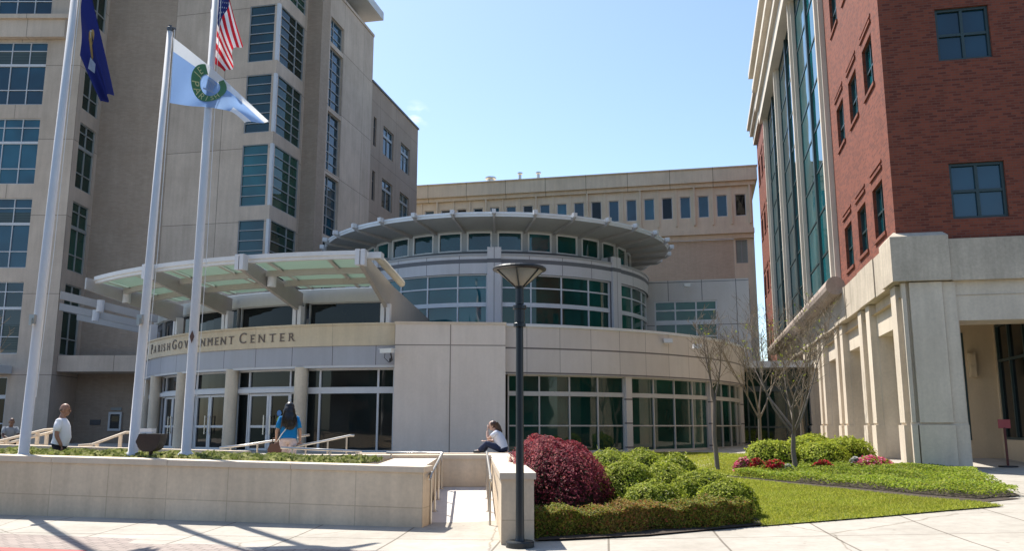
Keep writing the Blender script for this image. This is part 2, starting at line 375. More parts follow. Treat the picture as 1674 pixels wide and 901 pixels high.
# ------------------------------------------------------------------ ground, road, sidewalk
def uvframe(u, v, z): p = U * u + V * v; return (p.x, p.y, z)
def sheet(name, u0, u1, v0, v1, mat, zf, nu, nv, label=None):
    mb = MB()
    for i in range(nu):
        for j in range(nv):
            q = []
            for a, b in ((i, j), (i + 1, j), (i + 1, j + 1), (i, j + 1)):
                u = u0 + (u1 - u0) * a / nu; v = v0 + (v1 - v0) * b / nv
                p = U * u + V * v; q.append((p.x, p.y, zf(p.x, p.y), u, v))
            mb.quad([e[:3] for e in q], [e[3:] for e in q])
    return tag(mb.build(name, mat), kind='structure')
sheet('ground', -420, 420, -420, 420, M['ground'], lambda x, y: gz(x, y) - 0.16 if y > 8 else -0.16, 120, 120)
sheet('road', -160, 160, -14, 10.2, M['asphalt'], lambda x, y: -0.12 + gz(x, 0), 40, 4)
SV = 10.5   # kerb line in street coordinates
kb = MB(); LK = Line(V * 10.2, U, -V)
kb.box(LK, -40, -8.1, -0.3, 0, -0.2, 0.006)
tag(kb.build('kerb_painted_red', M['curb_red']), kind='structure')
kb = MB(); kb.box(LK, -8.095, 30, -0.3, 0, -0.2, 0.004)
tag(kb.build('kerb', M['concrete']), kind='structure')
sheet('sidewalk', -60, 46, SV + 0.002, 46, M['concrete'], lambda x, y: gz(x, y), 53, 18)
sheet('paver_strip', -40, 1.6, SV + 0.004, 11.6, M['paver'], lambda x, y: gz(x, y) + 0.006, 20, 1)

# ------------------------------------------------------------------ left office tower
tw = thing('office_tower', 'tall beige concrete and tan brick office tower with stacked corner bay windows', 'office building', (-18, 50, 0.6))
LF = Line((-24.06, 45), (1, 0), (0, -1)); LS = Line((-24.06, 45), (0, 1), (1, 0)); LB = Line((-24.06, 47.66), (1, 0), (0, -1))
tiersL = [(5.4, 9.25), (10.0, 13.85), (14.65, 18.4), (19.2, 22.9), (24.5, 28.3)]
mb = MB()
holes = [(-5.0, -1.94, a, b) for a, b in tiersL] + [(-5.0, -2.3, 0.75, 4.2)] + [(-9.6, -6.6, a, b) for a, b in tiersL]
mb.wall(LF, -14, 0, 0.2, 30.5, holes, 0.25)
sh = [(0.55, 2.35, a, b) for a, b in tiersL]
mb.wall(LS, 0, 2.66, 0.2, 30.5, sh, 0.2)
mb.quad([(-38, 45, 30.5), (-24.06, 45, 30.5), (-24.06, 60, 30.5), (-38, 60, 30.5)])
mb.quad([(-38, 45, 0.2), (-38, 60, 0.2), (-38, 60, 30.5), (-38, 45, 30.5)]); mb.quad([(-38, 60, 0.2), (-20, 60, 0.2), (-20, 60, 30.5), (-38, 60, 30.5)])
mb.build('precast_wall', M['precast'], tw)
mb = MB()
mb.box(LF, -14, -0.9, 0.004, 0.35, 23.05, 24.35); mb.box(LF, -14, -0.7, 0.35, 0.5, 24.1, 24.35)
mb.build('cornice_band', M['precast_band'], tw)
for a, b in tiersL:
    for x0 in (-5.0, -9.6):
        window(tw, LF, x0, x0 + 3.06, a, b, (0.35, 0.68), (0.235, 0.63, 0.86), -0.12, M['alu'], M['glass_blue'], 0.045, (0.63,), blind={10.0: (.63, .8), 19.2: (.66, .86), 5.4: (.05, .4)}.get(a))
    window(tw, LS, 0.55, 2.35, a, b, (0.48,), (0.235, 0.63, 0.86), -0.1, M['soffit'], M['glass_green'], 0.06, (0.63,))
window(tw, LF, -5.0, -2.3, 0.75, 4.2, (0.5,), (0.3, 0.7), -0.12, M['alu'], M['glass_dark'], 0.06, (0.7,))
mb = MB(); mb.box(LF, -9, -2.1, 0.02, 1.4, 4.35, 4.75); mb.build('entry_hood', M['fascia'], tw)
# dark brick recess between block and tower
mb = MB(); mb.wall(LB, 0, 4.3, 0.2, 31); mb.build('recess_brick_wall', M['tan_brick'], tw)
mb = MB(); mb.box(Line((-24.06, 45.4), (1, 0), (0, -1)), 0.01, 7.4, -2.24, 0, 4.5, 5.35); mb.build('link_beam', M['precast_band'], tw)
T0 = Vector((-20, 47.66)); Q0 = T0 + U * 6.67; P0 = Q0 + V * 3.55; P1 = P0 + U * 1.0
TF = Line(T0, U, -V); TS = Line(Q0, V, U); TP = Line(P0, U, -V); TV = Line(P1, V, U)
tiersT = [(5.2, 8.7), (9.5, 13.0), (13.8, 17.4), (18.1, 21.6), (22.4, 25.9), (26.7, 29.3)]
mb = MB()
mb.wall(TF, 0, 6.67, 0.2, 31, [(4.81, 6.66, a, b) for a, b in tiersT], 0.3)
mb.wall(TS, 0, 3.55, 0.2, 31, [(0.01, 3.25, a, b) for a, b in tiersT], 0.3)
stripV = [(9.0, 12.8), (13.2, 17.0), (17.3, 21.1), (21.4, 25.4), (25.7, 27.4)]
mb.wall(TV, 1.15, 8.5, 0.2, 29.3, [(1.3, 3.3, a, b) for a, b in stripV], 0.35)
for z0, z1 in ((29.3, 29.5),): mb.box(TV, 1.15, 8.5, -0.4, 0.06, z0, z1)
def roofq(pts, z): mb.quad([(p.x, p.y, z) for p in pts])
roofq([P1 + V * 1.15 - U * 9, P1 + V * 1.15, P1 + V * 8.5, P1 + V * 8.5 - U * 9], 29.3)
end = Line(P1 + V * 8.5, -U, V); mb.wall(end, 0, 9, 20, 29.3)
mb.build('precast_panel', M['precast'], tw)
mb = MB()
mb.wall(TP, 0, 1.0, 0.2, 31); mb.wall(TV, 0, 1.15, 0.2, 31)
mb.wall(Line(P1 + V * 1.15, -U, V), 0, 2, 29, 31)
mb.build('brick_pier', M['tan_brick'], tw)
wwin = [(10.9, 13.05), (14.7, 16.8)]; wz = [(21.35, 23.5), (17.35, 19.5), (13.3, 15.5), (9.3, 11.5)]
mb = MB(); mb.wall(TV, 8.5, 18.75, 0.2, 25.9, [(a, b, c, e) for a, b in wwin for c, e in wz] + [(8.95, 9.5, c, e) for c, e in wz], 0.25)
mb.wall(Line(P1 + V * 18.75, -U, V), 0, 10, 0.2, 25.9)
mb.quad([(p.x, p.y, 25.9) for p in (P1 + V * 8.5, P1 + V * 18.75, P1 + V * 18.75 - U * 10, P1 + V * 8.5 - U * 10)])
mb.build('rear_wing_wall', tiled('rear_wing_stone', (0.43, 0.335, 0.26), (0.41, 0.32, 0.25), (0.24, 0.19, 0.15), 3.4, 4.1, 0.02, 0.0, amount=0.15), tw)
mb = MB(); mb.box(TV, 8.45, 18.85, -0.3, 0.08, 25.9, 26.05); mb.build('parapet_cap', M['dark_metal'], tw)
for a, b in tiersT:
    window(tw, TF, 4.81, 6.52, a, b, (), (1/6, 2/6, .5, 4/6, 5/6), -0.08, M['alu_dark'], M['glass_teal'], 0.045, (), out=0.06)
    window(tw, TS, 0.15, 3.25, a, b, (0.66,), (1/6, 2/6, .5, 4/6, 5/6), -0.08, M['alu_dark'], M['glass_green'], 0.045, (), out=0.06)
    mb = MB(); mb.box(TF, 6.52, 6.69, -0.17, 0.02, a, b); mb.build('corner_post', M['alu'], tw)
for a, b in stripV:
    n = 3 if b - a < 2 else 6
    window(tw, TV, 1.3, 3.3, a, b, (0.36,), [i / n for i in range(1, n)], -0.2, M['alu_dark'], M['glass_blue'], 0.045, (), out=0.05)
for a, b in wwin:
    for c, e in wz: window(tw, TV, a, b, c, e, (0.5,), (0.68,), -0.15, M['alu_dark'], M['glass_blue'], 0.06, (0.68,), blind=(.4, .97) if (a > 12) == (c > 15) else None)
for c, e in wz: window(tw, TV, 8.95, 9.5, c, e, (), (0.68,), -0.15, M['dark_metal'], M['glass_dark'], 0.06)
mb = MB(); mb.box(TV, 1.6, 7.6, -6, -0.9, 29.3, 30.75); mb.build('penthouse', plain('penthouse_metal', (0.10, 0.16, 0.20), 0.35, amount=0.1), tw)
mb = MB(); mb.box(TV, 1.2, 8.9, -7, 0.55, 30.75, 31.35); mb.build('penthouse_roof', M['fascia'], tw)
# cash machine and a small panel on the brick wall
am = thing('cash_machine', 'cash machine with pale frame set on the shaded brick wall behind the bald man', 'cash machine', (-21.75, 47.6, 1.4))
mb = MB()
for b_ in ((-.36, .36, 1.4, 1.52), (-.36, .36, 2.3, 2.42), (-.36, -.26, 1.52, 2.3), (.26, .36, 1.52, 2.3)):
    mb.box(Line((-21.75, 47.655), (1, 0), (0, -1)), b_[0], b_[1], 0, 0.12, b_[2], b_[3])
mb.build('frame', M['fascia'], am)
mb = MB(); mb.box(Line((-21.75, 47.655), (1, 0), (0, -1)), -.26, .26, 0, 0.06, 1.52, 2.3); mb.build('face', M['black'], am)
mb = MB(); mb.box(Line((-21.75, 47.655), (1, 0), (0, -1)), -.2, .2, 0.06, 0.075, 1.9, 2.2); mb.build('screen', M['glass_dark'], am)
mb = MB(); mb.box(Line((-21.75, 47.655), (1, 0), (0, -1)), -.3, .3, 0, 0.05, 2.52, 2.66); mb.build('header_sign', M['soffit'], am)
mb = MB(); LBx = Line((-22.85, 47.655), (1, 0), (0, -1)); mb.box(LBx, -.28, .28, 0, .05, 1.72, 2.0); mb.box(LBx, -.22, .22, .05, .07, 1.77, 1.95)
tag(mb.build('wall_panel', M['dark_metal'], loc=(-22.85, 47.6, 1.7)), 'small dark metal hatch on the brick wall left of the cash machine', 'wall hatch')

# ------------------------------------------------------------------ tan annex behind
an = thing('annex_building', 'tan stone annex with a row of small top windows rising behind the rotunda roof', 'office building', (10, 72, 0.6))
AN = Line((20.7, 70), -U, -V)
wins = [(0.98 + 1.52 * i, 1.86 + 1.52 * i, 19.1, 21.0) for i in range(19)]
tall = [(1.0, 1.95, 15.1, 17.1), (1.0, 1.95, 10.8, 12.95), (1.0, 1.95, 6.4, 8.6)]
mb = MB(); mb.wall(AN, 0.45, 31, 17.9, 21.7, wins, 0.3, d=0.35); mb.wall(AN, 0.45, 2.1, 0.2, 17.9, tall, 0.2)
mb.wall(Line(Vector((20.7, 70)) - U * 0.45, V, U), -0.35, 14, 0.2, 21.7)
mb.build('stone_wall', M['annex_plain'], an)
mb = MB()
mb.box(AN, 0.0, 32, -10, 0.85, 22.05, 23.2); mb.box(AN, 0.2, 32, -8, 0.62, 21.7, 22.05); mb.box(AN, -0.05, 32, -10, 0.95, 23.2, 23.3)
mb.build('cornice', M['annex_stone'], an)
mb = MB(); mb.box(AN, 0.4, 31, 0.0, 0.5, 17.6, 18.0); mb.box(AN, 0.43, 31, 0.0, 0.25, 17.2, 17.6); mb.build('sill_ledge', M['annex_plain'], an)
mb = MB(); mb.wall(AN, 2.1, 31, 0.2, 17.2, d=-0.03); mb.build('brick_wall', M['annex_brick'], an)
for i, (a, b, c, e) in enumerate(wins):
    window(an, AN, a, b, c, e, (), (), 0.2, M['fascia'], M['glass_blue'] if i % 4 else M['glass_dark'], 0.06)
for a, b, c, e in tall:
    f_ = window(an, AN, a, b, c, e, (0.5,), (), -0.1, M['soffit'], M['curtain'], 0.06, name='curtained_window')
mb = MB()
for i in range(0, 20):
    a = 0.66 + 1.52 * i
    mb = MB(); mb.box(AN, a - 0.07, a + 0.07, 0.35, 0.46 if i % 3 else 0.6, 18.4, 21.7); mb.build('mullion_fin', M['annex_plain'], an)
for x, y0, y1, r_ in ((802, 289, 301, 0.3), (850, 281, 298, 0.14), (880, 280, 296, 0.14)):
    t = at(x, y0, 76); b = at(x, y1 + 3, 76); mb = MB()
    mb.lathe((t.x, t.y, 0), [(r_, b.z), (r_, t.z - 0.25), (r_ * 1.7, t.z - 0.2), (r_ * 1.7, t.z - 0.05), (0.01, t.z)], 12)
    mb.build('roof_vent', M['steel'], an)

# ------------------------------------------------------------------ glass rotunda with entrance
C1 = (-3.2, 44.9); C2 = (-0.8, 46.0); FL = 0.75
rt = thing('rotunda_building', 'low round government building with a glazed drum, finned round roof and glass entrance canopy', 'government building', (-3.2, 44.9, 0.5))
A1 = Arc(C1, 14.8); A1in = Arc(C1, 14.3); A2 = Arc(C2, 8.0); A2c = Arc(C2, 7.2)
SEC = [-3.6, -17.5, -30.0, -42.5, -54.0, -66.0]
mb = MB(); mb.box(A1, -82, -3.62, -0.9, 0.0, 4.47, 5.2); mb.box(A1, -82, -3.62, -0.9, 0.05, 5.2, 5.27)
mb.build('stone_sign_band', M['entry_stone'], rt)
mb = MB(); mb.box(A1, -82, -3.62, -0.9, -0.06, 3.78, 4.47); mb.build('grey_metal_band', M['grey_panel'], rt)
mb = MB(); mb.box(A1, -82, -3.62, -0.88, -0.08, 3.70, 3.78); mb.build('soffit_trim', M['alu'], rt)
for a in SEC[1:]:
    p = A1(a, -0.22, 0); mb = MB(); mb.lathe((p[0], p[1], 0), [(0.235, FL - .3), (0.235, 3.74)], 20)
    mb.build('column', M['lime'], rt, smooth=True)
for i in range(5):
    hi, lo = SEC[i], SEC[i + 1]
    k = (hi - lo); s0, s1 = lo + 0.2, hi - 0.2
    if i == 0:
        window(rt, A1in, s0, s1, FL, 3.70, (0.17, 0.82), (0.735,), 0, M['alu'], M['glass_dark'], 0.07, (0.735,), name='storefront')
    else:
        window(rt, A1in, s0, s1, 3.02, 3.70, (0.2, 0.82), (), 0, M['alu'], M['glass_dark'], 0.06, name='transom_window')
        mb = MB(); mb.box(A1in, s0, s1, -0.05, 0.16, 2.86, 3.02); mb.build('door_header', M['alu'], rt)
        d0, d1 = s0 + k * 0.2, s0 + k * 0.80
        for a, b in ((s0, d0), (d1, s1)):
            window(rt, A1in, a, b - 0.02, FL, 2.86, (), (), 0, M['alu'], M['glass_dark'], 0.05, name='side_light')
        mid = (d0 + d1) / 2
        for a, b, hs in ((d0, mid - 0.03, 1), (mid + 0.03, d1, 0)):
            dr = window(rt, A1in, a, b, FL + 0.02, 2.84, (), (0.42,), 0, M['alu'], M['glass_dark'], 0.09, name='door', out=0.03)
            ha = b - 0.55 if hs else a + 0.55
            h = MB(); p0, p1 = A1in(ha, 0.1, 1.35), A1in(ha, 0.1, 2.05)
            h.tube([p0, p1], 0.022, 6); h.tube([A1in(ha, 0.02, 1.4), A1in(ha, 0.1, 1.4)], 0.015, 5); h.tube([A1in(ha, 0.02, 2.0), A1in(ha, 0.1, 2.0)], 0.015, 5)
            h.build('handle', M['steel'], dr)
            if i == 1 and not hs:
                for zz, cc in ((2.12, 'blue'), (1.88, 'green')):
                    c_ = (a + b) / 2; q = MB(); n_ = 14
                    q.quad([A1in(c_ + math.degrees(0.1 * math.cos(6.2832 * t / n_) / 14.3), 0.012, zz + 0.11 * math.sin(6.2832 * t / n_)) for t in range(n_)])
                    q.build('sticker', plain('sticker_' + cc, (0.08, 0.25, 0.55) if cc == 'blue' else (0.30, 0.45, 0.06), 0.5), dr)
# dark clerestory over the sign band and the roof behind
for i in range(6):
    a, b = (-4.9 - 12.55 * i, -4.9 - 12.55 * (i + 1))
    window(rt, Arc(C1, 14.35), b + 0.35, a - 0.35, 5.27, 6.10, (), (), 0, M['alu_dark'], M['glass_dark'], 0.05, name='clerestory_window')
mb = MB(); mb.box(Arc(C1, 14.35), -82, -4.9, -1.2, 0.1, 6.10, 6.58); mb.build('canopy_wall_fascia', plain('canopy_fascia_grey', (0.47, 0.48, 0.44), 0.5, amount=0.1), rt)
mb = MB(); mb.box(Arc(C1, 14.2), -82, 92, -14.0, -0.1, 5.0, 5.12); mb.build('roof', M['soffit'], rt)
mb = MB(); mb.box(Arc(C1, 14.2), -82, -6, -6, 0.0, 6.59, 6.66); mb.build('canopy_back_roof', M['fascia'], rt)
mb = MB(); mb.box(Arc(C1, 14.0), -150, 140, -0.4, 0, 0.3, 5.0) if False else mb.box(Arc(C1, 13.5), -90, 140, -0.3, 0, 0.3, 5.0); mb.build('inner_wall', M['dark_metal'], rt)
# stone block
ba = R(4.0); bn = Vector((math.sin(ba), -math.cos(ba))); be = Vector((math.cos(ba), math.sin(ba)))
BK = Line(Vector(C1) + bn * 14.98, be, bn)
mb = MB(); mb.box(BK, -1.93, 1.93, -1.6, 0, 0.2, 5.18); mb.build('stone_block', M['block_stone'], rt)
mb = MB(); mb.box(BK, -1.96, 1.96, -1.63, 0.03, 5.18, 5.27); mb.build('block_coping', M['coping'], rt)
# right glazed bays
mb = MB(); mb.box(A1, 11.4, 128, -0.6, 0.0, 3.47, 5.17); mb.build('panel_band', M['taupe_panel'], rt)
mb = MB(); mb.box(A1, 11.3, 128, -0.65, 0.06, 5.17, 5.27); mb.build('band_coping', M['fascia'], rt)
mb = MB(); mb.box(A1, 11.4, 128, -0.6, 0.05, 0.2, 0.74); mb.build('plinth', M['lime'], rt)
RB = [11.5, 31.0, 51.0, 71.0, 91.0]
for i in range(4):
    window(rt, A1, RB[i] + 0.55, RB[i + 1] - 0.55, 0.74, 3.47, (0.25, 0.5, 0.75), (0.34, 0.755), -0.25, M['alu_warm'], M['glass_green'], 0.05, (0.755,), name='glazed_bay')
    mb = MB(); mb.box(A1, RB[i + 1] - 0.55, RB[i + 1] + 0.55, -0.45, -0.08, 0.74, 3.47); mb.build('pilaster', M['taupe_panel'], rt)
# middle drum
for a in (-90, -45, 0, 45, 90):
    mb = MB(); mb.box(A2, a - 2.2, a + 2.2, -0.5, 0.22, 5.1, 9.62); mb.build('drum_pier', M['drum_panel'], rt)
for a in (-90, -45, 0, 45):
    mb = MB(); mb.box(A2, a + 2.2, a + 42.8, -0.5, 0.12, 8.42, 9.25); mb.build('drum_band', M['drum_panel'], rt)
    window(rt, A2, a + 2.2, a + 42.8, 5.85, 8.42, (0.24, 0.5, 0.76), (0.12, 0.46, 0.76), -0.05, M['alu'], M['glass_teal'] if a < 0 else M['glass_green'], 0.06, (0.46,), name='drum_window')
    mb = MB(); mb.box(A2, a + 2.2, a + 42.8, -0.4, 0.02, 5.1, 5.85); mb.build('drum_base', M['drum_panel'], rt)
mb = MB(); mb.box(A2, -110, 110, -1.4, 0.16, 9.25, 9.34); mb.build('drum_coping', M['fin'], rt)
mb = MB(); mb.box(A2c, -180, 180, -0.4, 0.1, 9.3, 9.615); mb.build('clerestory_sill', M['dark_metal'], rt)
mb = MB(); mb.box(A2c, -180, 180, -0.3, 0.04, 10.565, 10.66); mb.build('clerestory_head', M['soffit'], rt)
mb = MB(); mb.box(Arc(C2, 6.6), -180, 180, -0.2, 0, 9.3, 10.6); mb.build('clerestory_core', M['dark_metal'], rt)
for i in range(-11, 11):
    a = 11.25 * i
    window(rt, A2c, a + 1.0, a + 10.25, 9.62, 10.56, (), (), 0, M['fascia'], M['glass_teal'] if i < 2 else M['glass_green'], 0.07, name='clerestory_window')
    mb = MB(); mb.box(A2c, a - 0.95, a + 0.95, -0.1, 0.03, 9.62, 10.56); mb.build('clerestory_mullion', M['alu_dark'], rt)
mb = MB(); nseg = 64
for i in range(nseg):
    a, b = 360 * i / nseg, 360 * (i + 1) / nseg
    P = lambda r_, q, z: Arc(C2, r_)(q, 0, z)
    mb.quad([P(6.8, a, 10.60), P(6.8, b, 10.60), P(9.15, b, 10.80), P(9.15, a, 10.80)])
    mb.quad([P(9.15, a, 10.99), P(9.15, b, 10.99), P(0.2, b, 11.25), P(0.2, a, 11.25)])
mb.build('roof_disc', M['soffit'], rt)
mb = MB(); mb.box(Arc(C2, 9.15, 5.0), -180, 180, 0.003, 0.06, 10.80, 10.90); mb.box(Arc(C2, 9.15, 5.0), -180, 180, 0.003, 0.10, 10.902, 11.0); mb.build('roof_fascia', plain('roof_edge_metal', (0.66, 0.70, 0.74), 0.35, amount=0.08), rt)
for i in range(-11, 12):
    a = 11.25 * i; mb = MB(); pv = Arc(C2, 0); hw = 0.05
    an_ = R(a); er = Vector((math.sin(an_), -math.cos(an_))); et = Vector((math.cos(an_), math.sin(an_)))
    def rp(r_, t_, z): p = Vector(C2) + er * r_ + et * t_; return (p.x, p.y, z)
    prof = [(7.22, 10.48), (7.22, 10.72), (9.22, 11.05), (9.5, 11.05), (9.5, 10.88), (9.22, 10.70)]
    for t_ in (-hw, hw): mb.quad([rp(r_, t_, z) for r_, z in prof])
    for j in range(6):
        (r0, z0), (r1, z1) = prof[j], prof[(j + 1) % 6]
        mb.quad([rp(r0, -hw, z0), rp(r1, -hw, z1), rp(r1, hw, z1), rp(r0, hw, z0)])
    fo = mb.build('roof_fin', M['fin'], rt); mb = MB(); LR = Line(Vector(C2) + er * 9.5, et, er); mb.box(LR, -0.09, 0.09, -0.2, 0.01, 10.87, 11.07)
    mb.build('fin_end', M['alu'], fo)
# canopy blades, purlins and glass
BL = [-5.0, -18.0, -31.0, -44.0, -56.0, -68.0, -80.0]
for i, a in enumerate(BL):
    an_ = R(a); er = Vector((math.sin(an_), -math.cos(an_))); et = Vector((math.cos(an_), math.sin(an_))); mb = MB(); hw = 0.07
    def rp(r_, t_, z): p = Vector(C1) + er * r_ + et * t_; return (p.x, p.y, z)
    prof = [(18.4, 7.15), (18.4, 6.72), (14.9, 5.85), (14.5, 5.28), (6.6, 5.28), (6.6, 6.37), (14.2, 6.72)] if i == 0 else [(18.4, 7.15), (18.4, 6.72), (14.85, 5.80), (14.6, 5.80), (14.6, 6.45)] if i < 4 else [(18.4, 7.10), (18.4, 6.78), (14.6, 6.05), (14.6, 6.36)]
    for t_ in (-hw, hw): mb.quad([rp(r_, t_, z) for r_, z in prof])
    for j in range(len(prof)):
        (r0, z0), (r1, z1) = prof[j], prof[(j + 1) % len(prof)]
        mb.quad([rp(r0, -hw, z0), rp(r1, -hw, z1), rp(r1, hw, z1), rp(r0, hw, z0)])
    bl = mb.build('canopy_blade', M['blade'] if i < 3 else M['fin'], rt)  # left blades take a paler metal, colour standing in for sky light
    LR = Line(Vector(C1) + er * 18.4, et, er)
    if i < 3:
        for q0, q1 in ((-0.16, -0.02), (0.02, 0.16)):
            mb = MB(); mb.box(LR, q0, q1, -0.25, 0.03, 6.68, 7.19); mb.build('blade_end_plate', M['alu'], bl)
    LP = Line(Vector(C1) + er * 14.75, et, er); mb = MB()
    mb.box(LP, -0.17, -0.03, -0.15, 0.12, 5.27, 5.95); mb.build('blade_post', M['alu'], bl)
    mb = MB(); mb.box(LP, 0.03, 0.17, -0.15, 0.12, 5.27, 5.95); mb.build('blade_post', M['alu'], bl)
    if i in (1, 3, 4, 5):
        c = rp(16.9, 0.13 if i != 1 else 0.26, 0); mb = MB()
        mb.lathe((c[0], c[1], 0), [(0.0, 6.83), (0.15, 6.83), (0.15, 6.33), (0.11, 6.33), (0.11, 6.40), (0.0, 6.40)], 16); mb.build('cylinder_lamp', M['alu'], bl, smooth=False)
for i in range(3):
    lo, hi = BL[i + 1] + 0.4, BL[i] - 0.4
    rows = [(17.95, 17.05, 7.0, 6.85), (16.9, 15.95, 6.83, 6.70), (15.8, 14.9, 6.68, 6.58)]
    for j, (ra, rb, za, zb) in enumerate(rows):
        for (f0, f1) in ((0.02, 0.16), (0.18, 0.72), (0.74, 0.98)):
            mb = MB(); n = 5; s0 = lo + (hi - lo) * f0; s1 = lo + (hi - lo) * f1
            for q in range(n):
                u0 = s0 + (s1 - s0) * q / n; u1 = s0 + (s1 - s0) * (q + 1) / n
                for dz in (0, 0.02):
                    mb.quad([Arc(C1, ra)(u0, 0, za + dz), Arc(C1, ra)(u1, 0, za + dz), Arc(C1, rb)(u1, 0, zb + dz), Arc(C1, rb)(u0, 0, zb + dz)])
            mb.build('canopy_pane', M['canopy_glass'], rt)
    mb = MB()
    for rr, zz, hh in ((17.5, 6.93, .0), (17.0, 6.82, .16), (15.88, 6.66, .16)):
        if hh: mb.box(Arc(C1, rr), lo, hi, -0.07, 0.07, zz - hh, zz + 0.06)
    for f_ in (0.17, 0.73):
        s = lo + (hi - lo) * f_
        for ra, rb, za, zb in rows:
            p = [Arc(C1, rr)(s + e, 0, zz) for rr, zz, e in ((ra, za - .06, -.22), (ra, za - .06, .22), (rb, zb - .06, .22), (rb, zb - .06, -.22))]
            mb.quad(p); mb.quad([(x, y, z + 0.1) for x, y, z in p])
    mb.build('canopy_purlin', M['purlin'], rt)
    mb = MB(); mb.box(Arc(C1, 18.0), lo, hi, -0.05, 0.1, 6.95, 7.10); mb.box(Arc(C1, 18.1), lo, hi, 0.0, 0.06, 7.06, 7.2); mb.build('canopy_rim', M['fascia'], rt)
an_ = R(-5.0); er = Vector((math.sin(an_), -math.cos(an_))); et = Vector((math.cos(an_), math.sin(an_)))
p0 = Vector(C1) + er * 18.0 + et * 0.45; p1 = Vector(C1) + er * 14.3 + et * 0.45
mb = MB(); mb.tube([(p0.x, p0.y, 7.02), (p1.x, p1.y, 6.75)], 0.13, 10); mb.build('canopy_gutter', plain('cream_gutter', (0.66, 0.62, 0.50), 0.5), rt, smooth=True)
mb = MB(); LR = Line(Vector(C1) + er * 18.1 + et * 0.1, et, er); mb.box(LR, 0, 0.5, -0.4, 0, 6.95, 7.15); mb.build('canopy_end_cap', M['fascia'], rt)

# lettering on the sign band
def glyph(ch, size):
    cu = bpy.data.curves.new('t', 'FONT'); cu.body = ch; cu.size = size; cu.extrude = 0.0; cu.offset = 0.0
    cu.align_x = 'CENTER'; o = bpy.data.objects.new('t', cu); COL.objects.link(o)
    dg = bpy.context.evaluated_depsgraph_get(); me = bpy.data.meshes.new_from_object(o.evaluated_get(dg))
    vs = [tuple(v.co) for v in me.vertices]; fs = [tuple(p.vertices) for p in me.polygons]
    bpy.data.objects.remove(o); bpy.data.curves.remove(cu); bpy.data.meshes.remove(me)
    return vs, fs
GC = {}
def gl(ch):
    if ch not in GC: GC[ch] = glyph(ch, 1.0)
    return GC[ch]
def add_text(mb, text, angles, big, small, mapf, serif=True):
    """small-capital lettering, one letter per given position"""
    first = True
    for ch, a in zip(text, angles):
        if ch == ' ': first = True; continue
        k = big if first else small; first = False
        vs, fs = gl(ch)
        base = len(mb.v)
        mb.v += [mapf(a, x * k, y * k) for x, y, _ in vs]
        for f in fs: mb.f.append(tuple(base + q for q in f)); mb.uv += [(0, 0)] * len(f); mb.m.append(0)
        if serif:
            xs = [x for x, y, _ in vs]; ys = [y for x, y, _ in vs]; h = max(ys); t = 0.05
            for yy in (0, h - t):
                ends = [x for x, y, _ in vs if abs(y - (0 if yy == 0 else h)) < 0.02]
                if not ends or ch in 'OCGSJ': continue
                for x in (min(ends), max(ends)):
                    x0, x1 = (x - 0.07, x + 0.1) if x < 0 else (x - 0.1, x + 0.07)
                    mb.quad([mapf(a, x0 * k, yy * k), mapf(a, x1 * k, yy * k), mapf(a, x1 * k, (yy + t) * k), mapf(a, x0 * k, (yy + t) * k)])
def spread(n, a0, a1): return [a0 + (a1 - a0) * i / (n - 1) for i in range(n)]
def prop(word, a0, a1):
    # letter centres spaced by the width of each letter
    wd = [max(v[0] for v in gl(c)[0]) - min(v[0] for v in gl(c)[0]) + 0.17 for c in word]; tot = sum(wd); out = []; q = 0
    wd[0] *= 1.15
    for w0 in wd: out.append(q + w0 / 2); q += w0
    return [a0 + (a1 - a0) * (k - out[0]) / (out[-1] - out[0]) for k in out]
txt = 'JEFFERSON PARISH GOVERNMENT CENTER'
angs = prop('JEFFERSON', -71, -58.0) + [0] + prop('PARISH', -54.6, -46.3) + [0] + prop('GOVERNMENT', -44.2, -29.6) + [0] + prop('CENTER', -27.3, -18.8)
for i, ch in enumerate(txt):
    if ch == ' ': continue
    mb = MB(); big = i == 0 or txt[i - 1] == ' '
    for off in (0.012, 0.03):
        add_text(mb, ch, [angs[i]], 0.56 if big else 0.43, 0.43, lambda a, x, y, off=off: Arc(C1, 14.8 + off)(a + math.degrees(x / 14.8), 0, 4.68 + y))
    mb.build('sign_letter', M['letter'], rt)

# panelled wing right of the drum
WG = Line((6.6, 45.4), U, -V)
mb = MB(); mb.wall(WG, 0, 5.9, 4.9, 9.3, [(1.0, 4.25, 5.9, 8.2)], 0.2); mb.wall(Line(Vector((6.6, 45.4)) + U * 5.9, V, U), 0, 8, 0.3, 9.3); mb.wall(WG, 0, 5.9, 0.3, 4.9)
mb.quad([(p.x, p.y, 9.3) for p in (Vector((6.6, 45.4)), Vector((6.6, 45.4)) + U * 5.9, Vector((6.6, 45.4)) + U * 5.9 + V * 8, Vector((6.6, 45.4)) + V * 8)])
mb.build('wing_wall', M['wing_panel'], rt)
window(rt, WG, 1.0, 4.25, 5.9, 8.2, (1/3, 2/3), (0.18, 0.5, 0.78), -0.1, M['alu'], M['glass_green'], 0.075, (0.5,), name='wing_window')
for x, y in ((1123, 466), (1140, 566), (1092, 557)):
    p = at(x, y, 44.0 if y < 500 else 33.0); mb = MB()
    q = Line((p.x, p.y), (1, 0), (0, -1)); mb.box(q, -.16, .16, -.15, .1, p.z - .08, p.z + .08); mb.box(q, -.03, .03, -.6, -.15, p.z - .04, p.z + .04)
    mb.build('flood_lamp', M['fascia'], rt)

